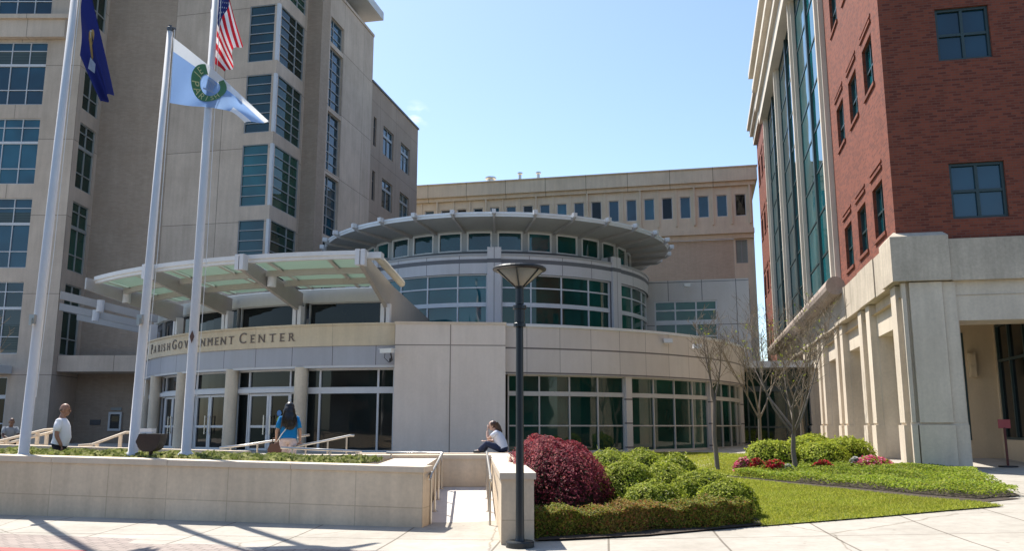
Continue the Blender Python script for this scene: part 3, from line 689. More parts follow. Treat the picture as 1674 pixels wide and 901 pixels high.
# ------------------------------------------------------------------ glass link
lk = thing('glass_link', 'green glass vestibule with a flat pale canopy between the rotunda and the brick building', 'glass link', (12.3, 41.5, 0.6))
LKG = Line((10.6, 42.2), U, -V)
window(lk, LKG, 0, 4.4, 0.7, 4.35, (0.2, 0.4, 0.6, 0.8), (0.25, 0.75), 0, M['green_frame'], M['glass_green'], 0.08, (0.75,), name='glazing')
mb = MB(); mb.box(LKG, -0.3, 4.2, -4, 1.0, 4.4, 4.72); mb.build('flat_canopy', M['fascia'], lk)
mb = MB(); mb.box(LKG, 0, 4.4, -4, 0.05, 0.3, 0.7); mb.build('plinth', M['lime'], lk)

# ------------------------------------------------------------------ red brick building on the right
rb = thing('brick_building', 'red brick building on a limestone arcade with tall glass bays, right edge of the lawn', 'office building', (10.05, 21.9, 0.55))
C0 = Vector((10.05, 21.9))
RL = Line(C0, V, -U); RF = Line(C0, U, -V)
LW = [(1.1 + 2.5 * i, 2.5 + 2.5 * i) for i in range(3)] + [(36.6, 38.0), (39.2, 40.6), (41.8, 43.2)]
RW = [(6.95, 8.45), (11.3, 12.8), (15.65, 17.15), (20.0, 21.5)]
lh = [(a, b, c, e) for a, b in LW for c, e in RW]
mb = MB()
mb.wall(RL, 0, 44, 6.3, 24.6, lh + [(9.3, 33.9, 6.3, 22.0)], 0.22)
fw = [(1.42, 2.75), (5.2, 6.55), (9.0, 10.35)]
mb.wall(RF, 0, 26, 6.3, 24.6, [(a, b, c, e) for a, b in fw for c, e in RW], 0.22)
mb.quad([(*(C0), 24.6), (*(C0 + V * 44), 24.6), (*(C0 + V * 44 + U * 26), 24.6), (*(C0 + U * 26), 24.6)])
mb.wall(Line(C0 + V * 44, U, V), 0, 26, 0.2, 24.6); mb.wall(RL, 34.4, 44, 0.2, 6.3)
mb.build('brick_wall', M['red_brick'], rb)
for a, b in LW:
    for c, e in RW:
        window(rb, RL, a, b, c, e, (0.5,), (0.5,), -0.14, M['green_frame'], M['glass_teal'], 0.06)
        mb = MB(); mb.box(RL, a - 0.06, b + 0.06, 0.0, 0.05, c - 0.1, c - 0.004); mb.build('brick_sill', M['red_brick'], rb)
        for q0, q1, q2 in ((.28, .36, .045), (.46, .52, .03)):
            mb = MB(); mb.box(RL, a - 0.12, b + 0.12, 0.0, q2, e + q0, e + q1); mb.build('brick_course', M['red_brick'], rb)
for a, b in fw:
    for c, e in RW: window(rb, RF, a, b, c, e, (0.5,), (0.5,), -0.13, M['green_frame'], M['glass_blue'], 0.075)
# curtain wall bays with stone frames
for a in (9.0, 17.2, 25.4, 33.6):
    mb = MB(); mb.box(RL, a - 0.1, a + 0.5, -0.5, 0.18, 6.7, 22.0); mb.box(RL, a + 0.08, a + 0.32, 0.18, 0.3, 6.7, 22.0); mb.build('stone_frame', M['lime_frame'], rb)
rows = [i / 8.5 for i in range(1, 9)]
for a, b in ((9.55, 17.05), (17.75, 25.25), (25.95, 33.45)):
    window(rb, RL, a, b, 6.72, 22.0, (0.5,), rows, 0.0, M['green_frame'], M['glass_teal'], 0.08, (), name='curtain_glazing', out=0.02)
    mb = MB(); mb.box(RL, (a + b) / 2 - 0.16, (a + b) / 2 + 0.16, -0.02, 0.08, 6.75, 21.98); mb.build('centre_mullion', M['green_frame'], rb)
mb = MB()
for z0, z1, d in ((22.0, 22.9, .5), (22.9, 23.2, .72), (23.2, 24.3, .55), (24.3, 24.7, .85), (24.7, 25.3, .7), (25.3, 25.7, 1.05)):
    mb.box(RL, 8.6, 34.6, -1.5, d, z0, z1)
mb.build('entablature', M['lime_frame'], rb)
mb = MB()
for s0, s1 in ((-0.5, 8.58), (34.62, 44.1)):
    for z0, z1, d in ((23.6, 24.3, .25), (24.3, 24.8, .5), (24.8, 25.1, .7)): mb.box(RL, s0, s1, -1, d, z0, z1)
for z0, z1, d in ((23.6, 24.3, .25), (24.3, 24.8, .5), (24.8, 25.1, .7)): mb.box(RF, -0.2, 26, -1, d - 0.01, z0, z1 - 0.004)
mb.build('roof_cornice', M['lime_frame'], rb)
mb = MB(); n = 14
for k in range(6):
    s0 = 7.9 + 4.46 * k + 0.012; s1 = 7.9 + 4.46 * (k + 1) - 0.012
    mb.tube([RL(s0, 0.36, 6.53), RL(s1, 0.36, 6.53)], 0.33, n)
mb.box(RL, 8.4, 34.7, -0.3, 0.2, 6.36, 6.7)
mb.build('bullnose_ledge', plain('ledge_stone', (0.50, 0.40, 0.33), 0.8, amount=0.3), rb)
# limestone base: arcade, pilasters, band
OP = [(0.95, 3.9), (5.9, 9.05), (11.0, 14.15), (16.1, 19.25), (21.2, 24.35), (26.3, 29.45)]
mb = MB(); mb.wall(RL, 0, 34.4, 0.2, 5.3, [(a, b, 0.2, 4.3) for a, b in OP], 1.15, d=-0.14)
for a, b in OP:
    mb.box(RL, a - 0.02, b + 0.02, -1.0, -0.10, 0.2, 0.5) if False else None
mb.build('arcade_wall', M['lime'], rb)
mb = MB(); edges = [0.95] + [q for a, b in OP for q in (a, b)][1:]
for i, q in enumerate(edges):
    sgn = -1 if i % 2 == 0 else 1
    a, b = sorted((q + 0.05 * sgn, q + 0.62 * sgn))
    mb = MB(); mb.box(RL, a, b, -0.14, 0.06, 1.74, 5.28); mb.box(RL, a - 0.03, b + 0.03, -0.14, 0.10, 0.2, 1.68); mb.box(RL, a, b, -0.14, 0.03, 1.68, 1.74)
    mb.build('pilaster', M['lime'], rb)
mb = MB()
cuts = [0.0, 2.4, 4.9, 7.5, 10.0, 12.6, 15.1, 17.7, 20.2, 22.8, 25.3, 27.9, 34.4]
for i in range(len(cuts) - 1):
    mb = MB(); mb.box(RL, cuts[i] + 0.012, cuts[i + 1] - 0.012, -0.3, 0.16 if i % 2 else 0.13, 5.3, 6.42 - 0.003 * (i % 2)); mb.build('stone_band', M['lime_band'], rb)
mb = MB(); mb.box(RF, 1.22, 14, -0.3, 0.14, 5.32, 6.4)
mb.build('stone_band', M['lime_band'], rb)
mb = MB()
q = lambda s, d, z: RF(s, d, z)
mb.box(RF, -0.2, 1.2, -1.2, 0.2, 5.33, 6.5)
mb.quad([q(-.2, .2, 6.5), q(1.2, .2, 6.5), q(1.1, -.05, 6.66), q(-.05, -.05, 6.66)]); mb.quad([q(-.2, .2, 6.5), q(-.2, -1.2, 6.5), q(-.05, -1.2, 6.66), q(-.05, -.05, 6.66)]); mb.quad([q(1.2, .2, 6.5), q(1.2, 0, 6.5), q(1.1, -.05, 6.66)])
mb.build('corner_block', M['lime_band'], rb)
mb = MB()
mb.wall(RF, 0, 14, 0.1, 5.32, [(1.34, 3.2, 0.1, 4.3)], 1.1, d=-0.02)
mb.box(RF, 0.02, 0.12, -0.02, 0.06, 1.74, 5.3); mb.box(RF, 0.2, 0.98, -0.02, 0.10, 1.74, 5.3); mb.box(RF, 1.0, 1.3, -0.02, 0.04, 1.74, 5.3)
mb.box(RF, 0.0, 0.14, -0.02, 0.10, 0.1, 1.68); mb.box(RF, 0.17, 1.0, -0.02, 0.14, 0.1, 1.68); mb.box(RF, 1.02, 1.33, -0.02, 0.08, 0.1, 1.68)
mb.box(RF, 0.0, 1.33, -0.02, 0.03, 1.68, 1.74)
mb.build('corner_pier', M['lime'], rb)
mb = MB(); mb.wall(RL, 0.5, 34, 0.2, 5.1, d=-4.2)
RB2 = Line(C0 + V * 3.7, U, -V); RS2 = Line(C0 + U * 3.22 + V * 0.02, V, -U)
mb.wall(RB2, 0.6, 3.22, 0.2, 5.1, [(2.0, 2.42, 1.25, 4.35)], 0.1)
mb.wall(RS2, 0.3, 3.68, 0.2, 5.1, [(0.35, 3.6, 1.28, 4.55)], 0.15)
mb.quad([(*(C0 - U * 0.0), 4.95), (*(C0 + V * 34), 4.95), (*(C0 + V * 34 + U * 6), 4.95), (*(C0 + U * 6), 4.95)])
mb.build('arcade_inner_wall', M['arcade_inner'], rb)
window(rb, RB2, 2.0, 2.42, 1.25, 4.35, (), (0.7,), -0.04, M['green_frame'], M['glass_dark'], 0.06)
window(rb, RS2, 0.35, 3.6, 1.28, 4.55, (0.35, 0.7), (0.68,), -0.08, M['green_frame'], M['glass_dark'], 0.07, name='shop_window')
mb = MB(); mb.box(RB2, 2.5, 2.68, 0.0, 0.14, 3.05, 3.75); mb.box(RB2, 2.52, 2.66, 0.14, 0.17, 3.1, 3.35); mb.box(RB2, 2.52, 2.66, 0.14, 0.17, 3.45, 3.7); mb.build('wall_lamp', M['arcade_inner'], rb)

# red sign on a stand
p = at(1645, 730, 22.0); gzp = gz(p.x, p.y)
st = thing('sign_stand', 'small red sign on a dark post with a flat base, standing in the shaded arcade', 'sign', (p.x, p.y, gzp))
q = Line((p.x, p.y), U, -V)
mb = MB(); mb.lathe((p.x, p.y, gzp), [(0.0, .035), (.22, .03), (.23, 0.0)], 20); mb.build('base', M['black'], st)
mb = MB(); mb.tube([(p.x, p.y, gzp + .03), (p.x, p.y, gzp + 0.98)], 0.03, 8); mb.build('post', plain('sign_post_paint', (0.14, 0.035, 0.03), 0.5), st)
mb = MB(); mb.box(q, -.14, .14, -.01, .02, gzp + 0.96, gzp + 1.18); mb.build('plate', M['red_sign'], st)

# ------------------------------------------------------------------ plaza, planter walls, ramp
class Tilt(Line):
    def __call__(s, a, d, z):
        p = s.o + s.e * a + s.n * d
        return (p.x, p.y, z + 0.0165 * a * max(0, z) if a > 0 else z)
def shift_uv(mb, dv): mb.uv = [(a, b + dv) for a, b in mb.uv]; return mb
FA = Vector((-1.44, 14.2)); FE = Vector((-7.66, 1.6)).normalized(); FN = Vector((-FE.y, FE.x)) if False else Vector((FE.y * -1, FE.x)); 
if FN.y > 0: FN = -FN
FW = Tilt(FA, FE, FN)
pw = thing('planter_wall', 'long low tan stone planter wall along the sidewalk, below the flagpoles', 'planter wall', (-8, 15.5, 0))
mb = MB(); mb.box(FW, 0, 24, -0.45, 0, -0.1, 0.91); shift_uv(mb, 0.27).build('wall_face', M['wallcap'], pw)
mb = MB()
for i in range(11): mb.box(FW, (-0.02 if i == 0 else 2.3 * i + 0.006), 2.3 * (i + 1) - 0.004, -0.5, 0.03, 0.91, 1.0)
mb.build('coping', M['coping'], pw)
rw = thing('return_wall', 'short tan stone wall with a broad cap running back beside the ramp, left side', 'low wall', (-1.9, 16, 0))
RE = Vector((-0.0285, 1)).normalized(); RWf = Line(FA + FE * 0.02, RE, Vector((RE.y, -RE.x)))
mb = MB(); mb.box(RWf, 0.47, 3.95, -0.83, -0.01, -0.1, 0.9); shift_uv(mb, 0.27).build('wall_face', M['wallcap'], rw)
mb = MB(); mb.box(RWf, 0.52, 3.97, -0.86, 0.02, 0.9, 0.995); mb.build('coping', M['coping'], rw)
kw = thing('ramp_end_wall', 'tan stone wall with a pale cap beside the black lamp post, right side of the ramp', 'low wall', (0.0, 16, 0))
KE = Vector((-0.0444, 1)).normalized(); KW = Line((-0.15, 12.4), KE, Vector((-KE.y, KE.x)))
mb = MB(); mb.box(KW, 0, 9.8, -0.46, 0, -0.1, 0.91); shift_uv(mb, 0.27).build('wall_face', M['wallcap'], kw)
mb = MB()
for i in range(4): mb.box(KW, -0.025 if i == 0 else 2.45 * i + 0.006, 2.45 * (i + 1) - 0.004, -0.49, 0.025, 0.91, 1.0)
mb.build('coping', M['coping'], kw)
bw = thing('ramp_back_wall', 'tan stone wall closing the far end of the ramp, with a pale cap', 'low wall', (-3, 18.4, 0.3))
BW = Line((-0.42, 18.2), (-1, 0), (0, -1))
mb = MB(); mb.box(BW, 0.02, 8.0, -0.42, 0, 0.0, 0.98); shift_uv(mb, 0.2).build('wall_face', M['wallcap'], bw)
mb = MB(); mb.box(BW, 0.02, 8.02, -0.47, 0.03, 0.98, 1.06); mb.build('coping', M['coping'], bw)
mb = MB()
def rampz(y): return 0.4 * min(1, max(0, (y - 14.3) / 3.9)) + 0.012
ys = [13.2, 14.3, 15.3, 16.3, 17.3, 18.2]
for i in range(5):
    a, b = ys[i], ys[i + 1]
    xl = lambda y: -1.42 - 0.0285 * (y - 14.2); xr = lambda y: -0.17 - 0.0444 * (y - 12.4)
    if i == 0: continue
    mb.quad([(xl(a), a, rampz(a)), (xr(a), a, rampz(a)), (xr(b), b, rampz(b)), (xl(b), b, rampz(b))])
tag(mb.build('ramp', M['rampc']), kind='structure')
G0 = Line((0, 0), (1, 0), (0, -1))
def slab(name, x0, x1, y0, y1, z0, z1, mat):
    mb = MB(); L_ = Line((0, y0), (1, 0), (0, -1)); mb.box(L_, x0, x1, -(y1 - y0), 0, z0, z1)
    return tag(mb.build(name, mat), kind='structure')
slab('lower_plaza', -34, -0.45, 18.62, 24.0, -0.1, 0.45, M['plaza'])
slab('upper_plaza', -44, -0.4, 24.7, 50, -0.1, 0.75, M['plaza'])
slab('step', -34, -0.45, 24.0, 24.35, -0.1, 0.55, M['coping']); slab('step', -34, -0.45, 24.35, 24.7, -0.1, 0.65, M['coping'])
# soil and rear kerb of the planter
mb = MB(); mb.box(FW, 0.9, 24, -2.6, -0.46, 0.0, 0.95); tag(mb.build('planter_soil', M['soil']), kind='structure')
mb = MB(); mb.box(FW, 4.6, 24, -2.85, -2.6, 0.0, 1.07); tag(mb.build('planter_kerb_wall', M['coping'], loc=(-10, 18, 0)), 'narrow pale stone kerb along the back of the flagpole planter', 'kerb wall')

# ------------------------------------------------------------------ railings
def rail(label, runs, posts, name='handrail', group='steel handrails around the steps and ramp', r_=0.024, wide=False):
    o0 = Vector(runs[0]); zmin = min(b for _, _, _, b in posts)
    t = thing(name, label, 'handrail', (o0.x, o0.y, zmin), group)
    mb = MB(); mb.tube(runs, r_, 8); mb.build('top_rail', M['steel'], t, smooth=True)
    for x, y, zt, zb in posts:
        mb = MB(); mb.tube([(x, y, zb), (x, y, zt)], 0.02, 8); mb.lathe((x, y, zb), [(0.05, 0.012), (0.05, 0.0)], 10); mb.build('post', M['steel'], t)
    return t
rx = lambda y: -1.33 - 0.0285 * (y - 14.2)
rail('steel ramp handrail running up beside the broad-capped return wall', [(rx(14.5), 14.35, 0.80), (rx(14.5), 14.5, 0.86), (rx(18.1), 18.1, 1.10), (-1.9, 18.12, 1.11), (-2.6, 18.12, 1.11)],
     [(rx(y), y, 0.86 + 0.0667 * (y - 14.5), rampz(y)) for y in (14.6, 15.7, 16.8, 17.95)] + [(-2.5, 18.12, 1.1, 1.0)])
lx = lambda y: -0.27 - 0.0444 * (y - 12.4)
rail('steel ramp handrail against the capped wall behind the lamp post', [(lx(14.0), 14.0, 0.80), (lx(14.2), 14.2, 0.86), (lx(18.0), 18.0, 1.12)],
     [(lx(y), y, 0.86 + 0.068 * (y - 14.2), rampz(y)) for y in (14.4, 15.7, 16.9, 17.9)])
def px_rail(label, pts, posts, base):
    runs = [at(x, y, Y) for x, y, Y in pts]
    ps = []
    for x, y, Y in posts:
        a = at(x, y, Y); ps.append((a.x, a.y, a.z - 0.01, base))
    rail(label, runs, ps)
px_rail('steel handrail sloping up left of the woman in blue', [(359, 732, 19.6), (400, 728, 19.6), (450, 720, 19.9), (506, 711, 20.2)], [(377, 731, 19.6), (421, 725, 19.7), (470, 717, 20.0)], 0.45)
px_rail('level steel handrail on the low wall right of the woman in blue', [(459, 732, 18.3), (520, 735, 18.3), (591, 738, 18.3)], [(478, 733, 18.3), (540, 736, 18.3), (582, 738, 18.3)], 1.03)
px_rail('tilted steel handrail rising toward the dark storefront glass', [(478, 731, 19.0), (530, 721, 19.4), (572, 712, 19.8), (579, 712, 19.8)], [(500, 727, 19.2), (536, 720, 19.45), (567, 713, 19.75)], 0.45)
for lab, pts in (('broad pale handrail of the plaza steps right of the bald man', [(128, 729, 23.0), (150, 727, 23.2), (205, 707, 25.4), (217, 707, 25.7)]),
                 ('front one of the two pale handrails at the left edge', [(-20, 724, 22.6), (0, 721, 23.0), (72, 703, 25.0), (86, 702, 25.3)]),
                 ('rear one of the two pale handrails at the left edge', [(0, 726, 23.2), (20, 723, 23.4), (86, 706, 25.6), (95, 706, 25.8)])):
    runs = [at(x, y, Y) for x, y, Y in pts]
    t = thing('stair_handrail', lab, 'handrail', (runs[0].x, runs[0].y, 0.45), 'pale handrails of the plaza steps')
    mb = MB(); mb.tube(runs, 0.036, 8); mb.build('top_rail', M['coping'], t, smooth=True)
    for k, zb in ((1, 0.45), (2, 0.75)):
        a = runs[k] * 0.85 + runs[3 - k] * 0.15; mb = MB(); mb.box(Line((a.x, a.y), (1, 0), (0, -1)), -.04, .04, -.04, .04, 0.45 if k == 1 else 0.75, a.z - 0.03); mb.build('post', M['coping'], t)

# ------------------------------------------------------------------ flagpoles and flags
def flagpole(label, x, y, zb, zt, rb_, rt_, box=None, lean=0.0):
    t = thing('flagpole', label, 'flagpole', (x, y, zb), 'flagpoles in the planter')
    mb = MB(); mb.tube([(x, y, zb), (x + lean * 2.5 / (zt - zb), y, zb + 2.5), (x + lean, y, zt)], [rb_, rb_ * 0.96, rt_], 18); mb.build('pole', M['pole'], t, smooth=True)
    mb = MB(); mb.lathe((x, y, zb), [(rb_ * 1.0, 0.10), (rb_ * 1.55, 0.05), (rb_ * 1.6, 0.0)], 18); mb.build('base_collar', M['fascia'], t, smooth=True)
    x1 = x + lean; mb = MB(); mb.lathe((x1, y, zt), [(rt_ * 1.15, -0.03), (rt_ * 1.15, 0.05), (rt_ * 0.6, 0.07), (rt_ * .6, 0.1), (0.0, 0.11)], 12); mb.tube([(x1, y, zt + .04), (x1 + 0.12, y, zt + .02)], 0.03, 6); mb.build('truck', M['dark_metal'], t)
    mb = MB(); mb.tube([(x + rb_ + 0.05, y - 0.02, zb + 1.15), (x + rb_ + .07 + lean * .37, y - .02, zb + 4), (x1 + rt_ + 0.05, y - 0.02, zt)], 0.007, 4); mb.build('halyard', M['white'], t)
    if box:
        mb = MB(); c = Vector((x, y - rb_ - 0.03, box)); mb.box(Line((c.x, c.y), (1, 0), (0, -1)), -0.05, 0.05, -0.04, 0.05, box - 0.09, box + 0.09); mb.box(Line((c.x, c.y), (1, 0), (0, -1)), -0.025, 0.025, 0.05, 0.09, box - 0.12, box + 0.02); mb.build('cleat', M['steel'], t)
    return t
pb1 = at(38, 745, 16.6); pb2 = at(217, 743, 16.7); pb3 = at(304, 742, 16.9)
flagpole('leftmost white flagpole, carrying the dark blue flag', pb1.x, pb1.y, pb1.z - .05, 11.6, 0.095, 0.065, at(60, 522, 16.5).z, lean=0.16)
flagpole('white flagpole with its top in view, carrying the pale blue flag', pb2.x, pb2.y, pb2.z - .05, at(277, 48, 16.7).z, 0.092, 0.055, at(240, 522, 16.6).z, lean=0.11)
flagpole('white flagpole nearest the canopy, carrying the striped flag', pb3.x, pb3.y, pb3.z - .05, 11.9, 0.095, 0.065)
p = at(314, 550, 16.78); mb = MB(); q = Line((p.x, p.y - 0.0), (1, 0), (0, -1))
mb.quad([q(0, .012, p.z + .12), q(.045, .012, p.z), q(0, .012, p.z - .13), q(-.045, .012, p.z)]); mb.quad([q(0, .0, p.z + .12), q(.045, .0, p.z), q(0, .0, p.z - .13), q(-.045, .0, p.z)])
pl = [o for o in bpy.data.objects if o.get('label', '').startswith('white flagpole nearest')][0]
mb.build('pole_badge', plain('brown_badge', (0.14, 0.07, 0.045), 0.5), pl)

def flag(label, TL, TR, BL_, BR, Y, wave, mats, mfun, nu, nv, wfun, sag=0.0):
    c = [at(*q, Y) for q in (TL, TR, BL_, BR)]
    def P(u, v, off=0.0):
        p = c[0] * (1 - u) * (1 - v) + c[1] * u * (1 - v) + c[2] * (1 - u) * v + c[3] * u * v
        p = p.copy(); dx, dy = wfun(u, v); p.z += sag * v * math.sin(math.pi * u ** 1.7); p.y += wave * dy + off; p.x += wave * 0.3 * dx; return p
    t = thing('flag', label, 'flag', c[0])
    mb = MB()
    for i in range(nu):
        for j in range(nv):
            u0, u1, v0, v1 = i / nu, (i + 1) / nu, j / nv, (j + 1) / nv
            mb.quad([P(u0, v0), P(u1, v0), P(u1, v1), P(u0, v1)], None, mfun((u0 + u1) / 2, (v0 + v1) / 2))
    mb.build('cloth', mats, t, smooth=True)
    return t, P
# pale blue parish flag
c_lb, c_wh = cloth('flag_pale_blue', (0.28, 0.44, 0.74)), cloth('flag_white', (0.80, 0.82, 0.84))
def mf2(u, v): return 1 if (v < 0.217 or (u > 0.80 and v > 0.7)) else 0
def wf2(u, v): return (math.sin(5 * u + 2 * v), math.sin(7.5 * u - 2.2 * v) * (0.2 + u) + 0.5 * math.sin(13 * u + 5 * v) * u)
t2, P2 = flag('pale blue and white flag with a green ring lettered PARISH, blown out to the right', (283, 60), (438, 191), (275, 168), (403, 206), 16.7, 0.16, [c_lb, c_wh], mf2, 90, 60, wf2, 0.24)
CU, CV, RU, RV = 0.43, 0.40, 0.225, 0.43
mb = MB(); n = 48
for off in (-0.012, 0.012):
    for i in range(n):
        a, b = 2 * math.pi * i / n, 2 * math.pi * (i + 1) / n
        if CV + RV * math.sin((a + b) / 2) < 0.03: continue
        mb.quad([P2(CU + RU * r_ * math.cos(q), CV + RV * r_ * math.sin(q), off) for r_, q in ((1, a), (1, b), (0.58, b), (0.58, a))])
mb.build('seal_ring', cloth('flag_green', (0.13, 0.29, 0.15), 0.25), t2)
def ringmap(flip):
    def f(a, x, y, off=-0.02):
        rr = (0.64 + y) if flip else (0.95 - y); an = R(a) + (x / rr if flip else -x / rr)
        # text on the lower half reads left to right with its feet outward
        return P2(CU + RU * rr * math.cos(an), CV + RV * rr * math.sin(an), off)
    return f
gold = cloth('flag_gold', (0.80, 0.76, 0.40), 0.25)
for word, angs2, k2, fl in (('PARISH', [160 - 25 * i for i in range(6)], 0.50, False), ('JE', [192 + 19.5 * i for i in range(2)], 0.42, True)):
    for ch, a2 in zip(word, angs2):
        mb = MB(); add_text(mb, ch, [a2], k2, k2, ringmap(fl), serif=False); mb.build('seal_letter', gold, t2)
mb = MB()
for k in range(5): mb.quad([P2(CU + 0.02 * k - 0.055, CV - 0.1, -.014), P2(CU + 0.02 * k - 0.043, CV - 0.1, -.014), P2(CU + 0.02 * k - 0.043, CV + 0.1, -.014), P2(CU + 0.02 * k - 0.055, CV + 0.1, -.014)])
mb.quad([P2(CU - 0.07, CV - 0.1, -.015), P2(CU, CV - 0.19, -.015), P2(CU + 0.07, CV - 0.1, -.015)]); mb.quad([P2(CU - 0.08, CV + 0.1, -.015), P2(CU + 0.08, CV + 0.1, -.015), P2(CU + 0.08, CV + 0.14, -.015), P2(CU - 0.08, CV + 0.14, -.015)])
mb.build('seal_building', cloth('flag_slate', (0.42, 0.50, 0.62), 0.25), t2)
# striped flag
c_r, c_b = cloth('flag_red', (0.52, 0.02, 0.035), 0.45), cloth('flag_navy', (0.02, 0.03, 0.13), 0.3)
def mf3(u, v):
    if u < 0.42 and v < 7 / 13: return 2
    return 0 if int(v * 13) % 2 == 0 else 1
def wf3(u, v): return (0.4 * math.sin(8 * v), math.sin(9.5 * v + 1.5 * u) * (0.5 + 0.5 * u) + 0.4 * math.sin(6 * u))
US = [(354, -75), (393, 68), (344, 98), (371, 123)]
t3, P3 = flag('red and white striped flag with a starred blue corner, hanging in folds', *US, 16.95, 0.2, [c_r, c_wh, c_b], mf3, 24, 39, wf3)
mb = MB()
for i in range(9):
    for j in range(6 if i % 2 == 0 else 5):
        u = 0.42 * (i + 0.7) / 9.4; v = 7 / 13 * ((j + 0.6) / 6.2 + (0.08 if i % 2 else 0))
        mb.quad([P3(u + 0.014 * math.cos(R(90 + 36 * k)) * (1 if k % 2 == 0 else .45), v + 0.017 * math.sin(R(90 + 36 * k)) * (1 if k % 2 == 0 else .45), -0.012) for k in range(10)])
mb.build('stars', c_wh, t3)
# dark blue state flag, nearly limp
c_db, c_gd = cloth('flag_dark_blue', (0.012, 0.018, 0.11), 0.3), cloth('flag_ochre', (0.55, 0.36, 0.12), 0.3)
def wf1(u, v): return (0.3 * math.sin(7 * v), math.sin(10 * v + 2 * u) * (0.4 + 0.6 * u))
t1, P1f = flag('dark blue flag with a small pale emblem, hanging almost limp', (137, -62), (183, 152), (131, 90), (168, 170), 16.65, 0.12, [c_db, c_gd, c_wh], lambda u, v: 0, 24, 20, wf1)
mb = MB()
for cu_, cv_, ru, rv in ((0.40, 0.52, 0.065, 0.20), (0.43, 0.36, 0.05, 0.12)):
    mb.quad([P1f(cu_ + ru * math.cos(R(30 * k)), cv_ + rv * math.sin(R(30 * k)), -0.02) for k in range(12)])
mb.build('emblem', c_gd, t1)
mb = MB(); mb.quad([P1f(0.36, 0.36, -.021), P1f(0.40, 0.30, -.021), P1f(0.41, 0.42, -.021)])
mb.quad([P1f(0.36, 0.74, -.021), P1f(0.54, 0.62, -.021), P1f(0.57, 0.78, -.021), P1f(0.39, 0.92, -.021)])
mb.build('ribbon', c_wh, t1)
# floodlight in the planter
p = at(246, 749, 16.2)
fl = thing('floodlight', 'dark brown angular planter light on a short post with a white top box', 'floodlight', (p.x, p.y, p.z))
q = Line((p.x, p.y), (1, 0), (0, -1)); zz = p.z; mb = MB()
prof = [(-.09, .12), (.06, .12), (.15, .17), (.20, .28), (.23, .44), (-.18, .44), (-.23, .30), (-.17, .18)]
for d in (-.16, .16): mb.quad([q(a, d, zz + b) for a, b in prof])
for i in range(8):
    a, b = prof[i], prof[(i + 1) % 8]; mb.quad([q(a[0], -.16, zz + a[1]), q(b[0], -.16, zz + b[1]), q(b[0], .16, zz + b[1]), q(a[0], .16, zz + a[1])])
mb.build('housing', M['bronze'], fl)
mb = MB(); mb.tube([(p.x, p.y, zz - .05), (p.x, p.y, zz + .14)], 0.04, 8); mb.build('post', M['bronze'], fl)
mb = MB(); mb.box(q, -.18, .03, -.1, .12, zz + .452, zz + .54); mb.build('top_box', M['white'], fl)

# ------------------------------------------------------------------ lamp post
lx_, ly_ = at(850, 890, 12.2).x, 12.2
lp = thing('lamp_post', 'black lamp post with a wide inverted cone of frosted glass, standing by the ramp wall', 'lamp post', (lx_, ly_, 0.0))
c = (lx_, ly_, 0)
mb = MB(); mb.lathe(c, [(0.0, .10), (.185, .10), (.195, .085), (.195, 0.0)], 28); mb.build('base', M['lamp_black'], lp)
mb = MB(); mb.lathe(c, [(.075, .10), (.062, .13), (.058, .2), (.052, 3.2)], 18); mb.build('pole', M['lamp_black'], lp, smooth=True)
mb = MB(); mb.lathe(c, [(.052, 3.05), (.088, 3.05), (.088, 3.10), (.075, 3.11), (.075, 3.30), (.098, 3.31), (.098, 3.36), (.06, 3.38), (.055, 3.60), (.075, 3.66)], 20); mb.build('collar', M['lamp_black'], lp)
mb = MB(); mb.lathe(c, [(.07, 3.64), (.335, 3.865), (.33, 3.87), (.06, 3.66)], 32); mb.build('diffuser', M['lampglass'], lp, smooth=True)
mb = MB(); mb.lathe(c, [(.33, 3.86), (.385, 3.875), (.39, 3.895), (.375, 3.915), (.20, 3.95), (0.0, 3.96)], 36); mb.lathe(c, [(.335, 3.865), (0.0, 3.869)], 36); mb.build('lid', M['lamp_black'], lp, smooth=False)
for k in range(6):
    a = R(60 * k + 22); mb = MB()
    mb.tube([(lx_ + r_ * math.cos(a), ly_ + r_ * math.sin(a), z) for r_, z in ((.07, 3.635), (.345, 3.868))], 0.012, 6); mb.build('rib', M['lamp_black'], lp)

# security camera on the entrance
p = at(634, 574, 29.6)
sc_ = thing('security_camera', 'white security camera on a curved arm at the corner of the stone block', 'security camera', (p.x, p.y, p.z - .2))
mb = MB(); q = Line((p.x, p.y), Vector((0.86, -0.5)), Vector((0.5, 0.86)))
for s0, s1, hw, z0, z1 in ((-.28, .22, .09, -.06, .07), (-.33, .26, .11, .07, .09)):
    mb.box(q, s0, s1, -hw, hw, p.z + z0 + .0, p.z + z1)
mb.build('housing', M['white'], sc_)
mb = MB(); mb.tube([(p.x + .1, p.y, p.z - .06), (p.x + .14, p.y + .1, p.z - .3), (p.x + .02, p.y + .4, p.z - .34), (p.x, p.y + .6, p.z - .2)], 0.025, 6)
mb.tube([(p.x - .1, p.y + .2, p.z + .1), (p.x - .16, p.y + .3, p.z - .2), (p.x, p.y + .35, p.z - .36)], 0.012, 5); mb.build('arm', M['black'], sc_)

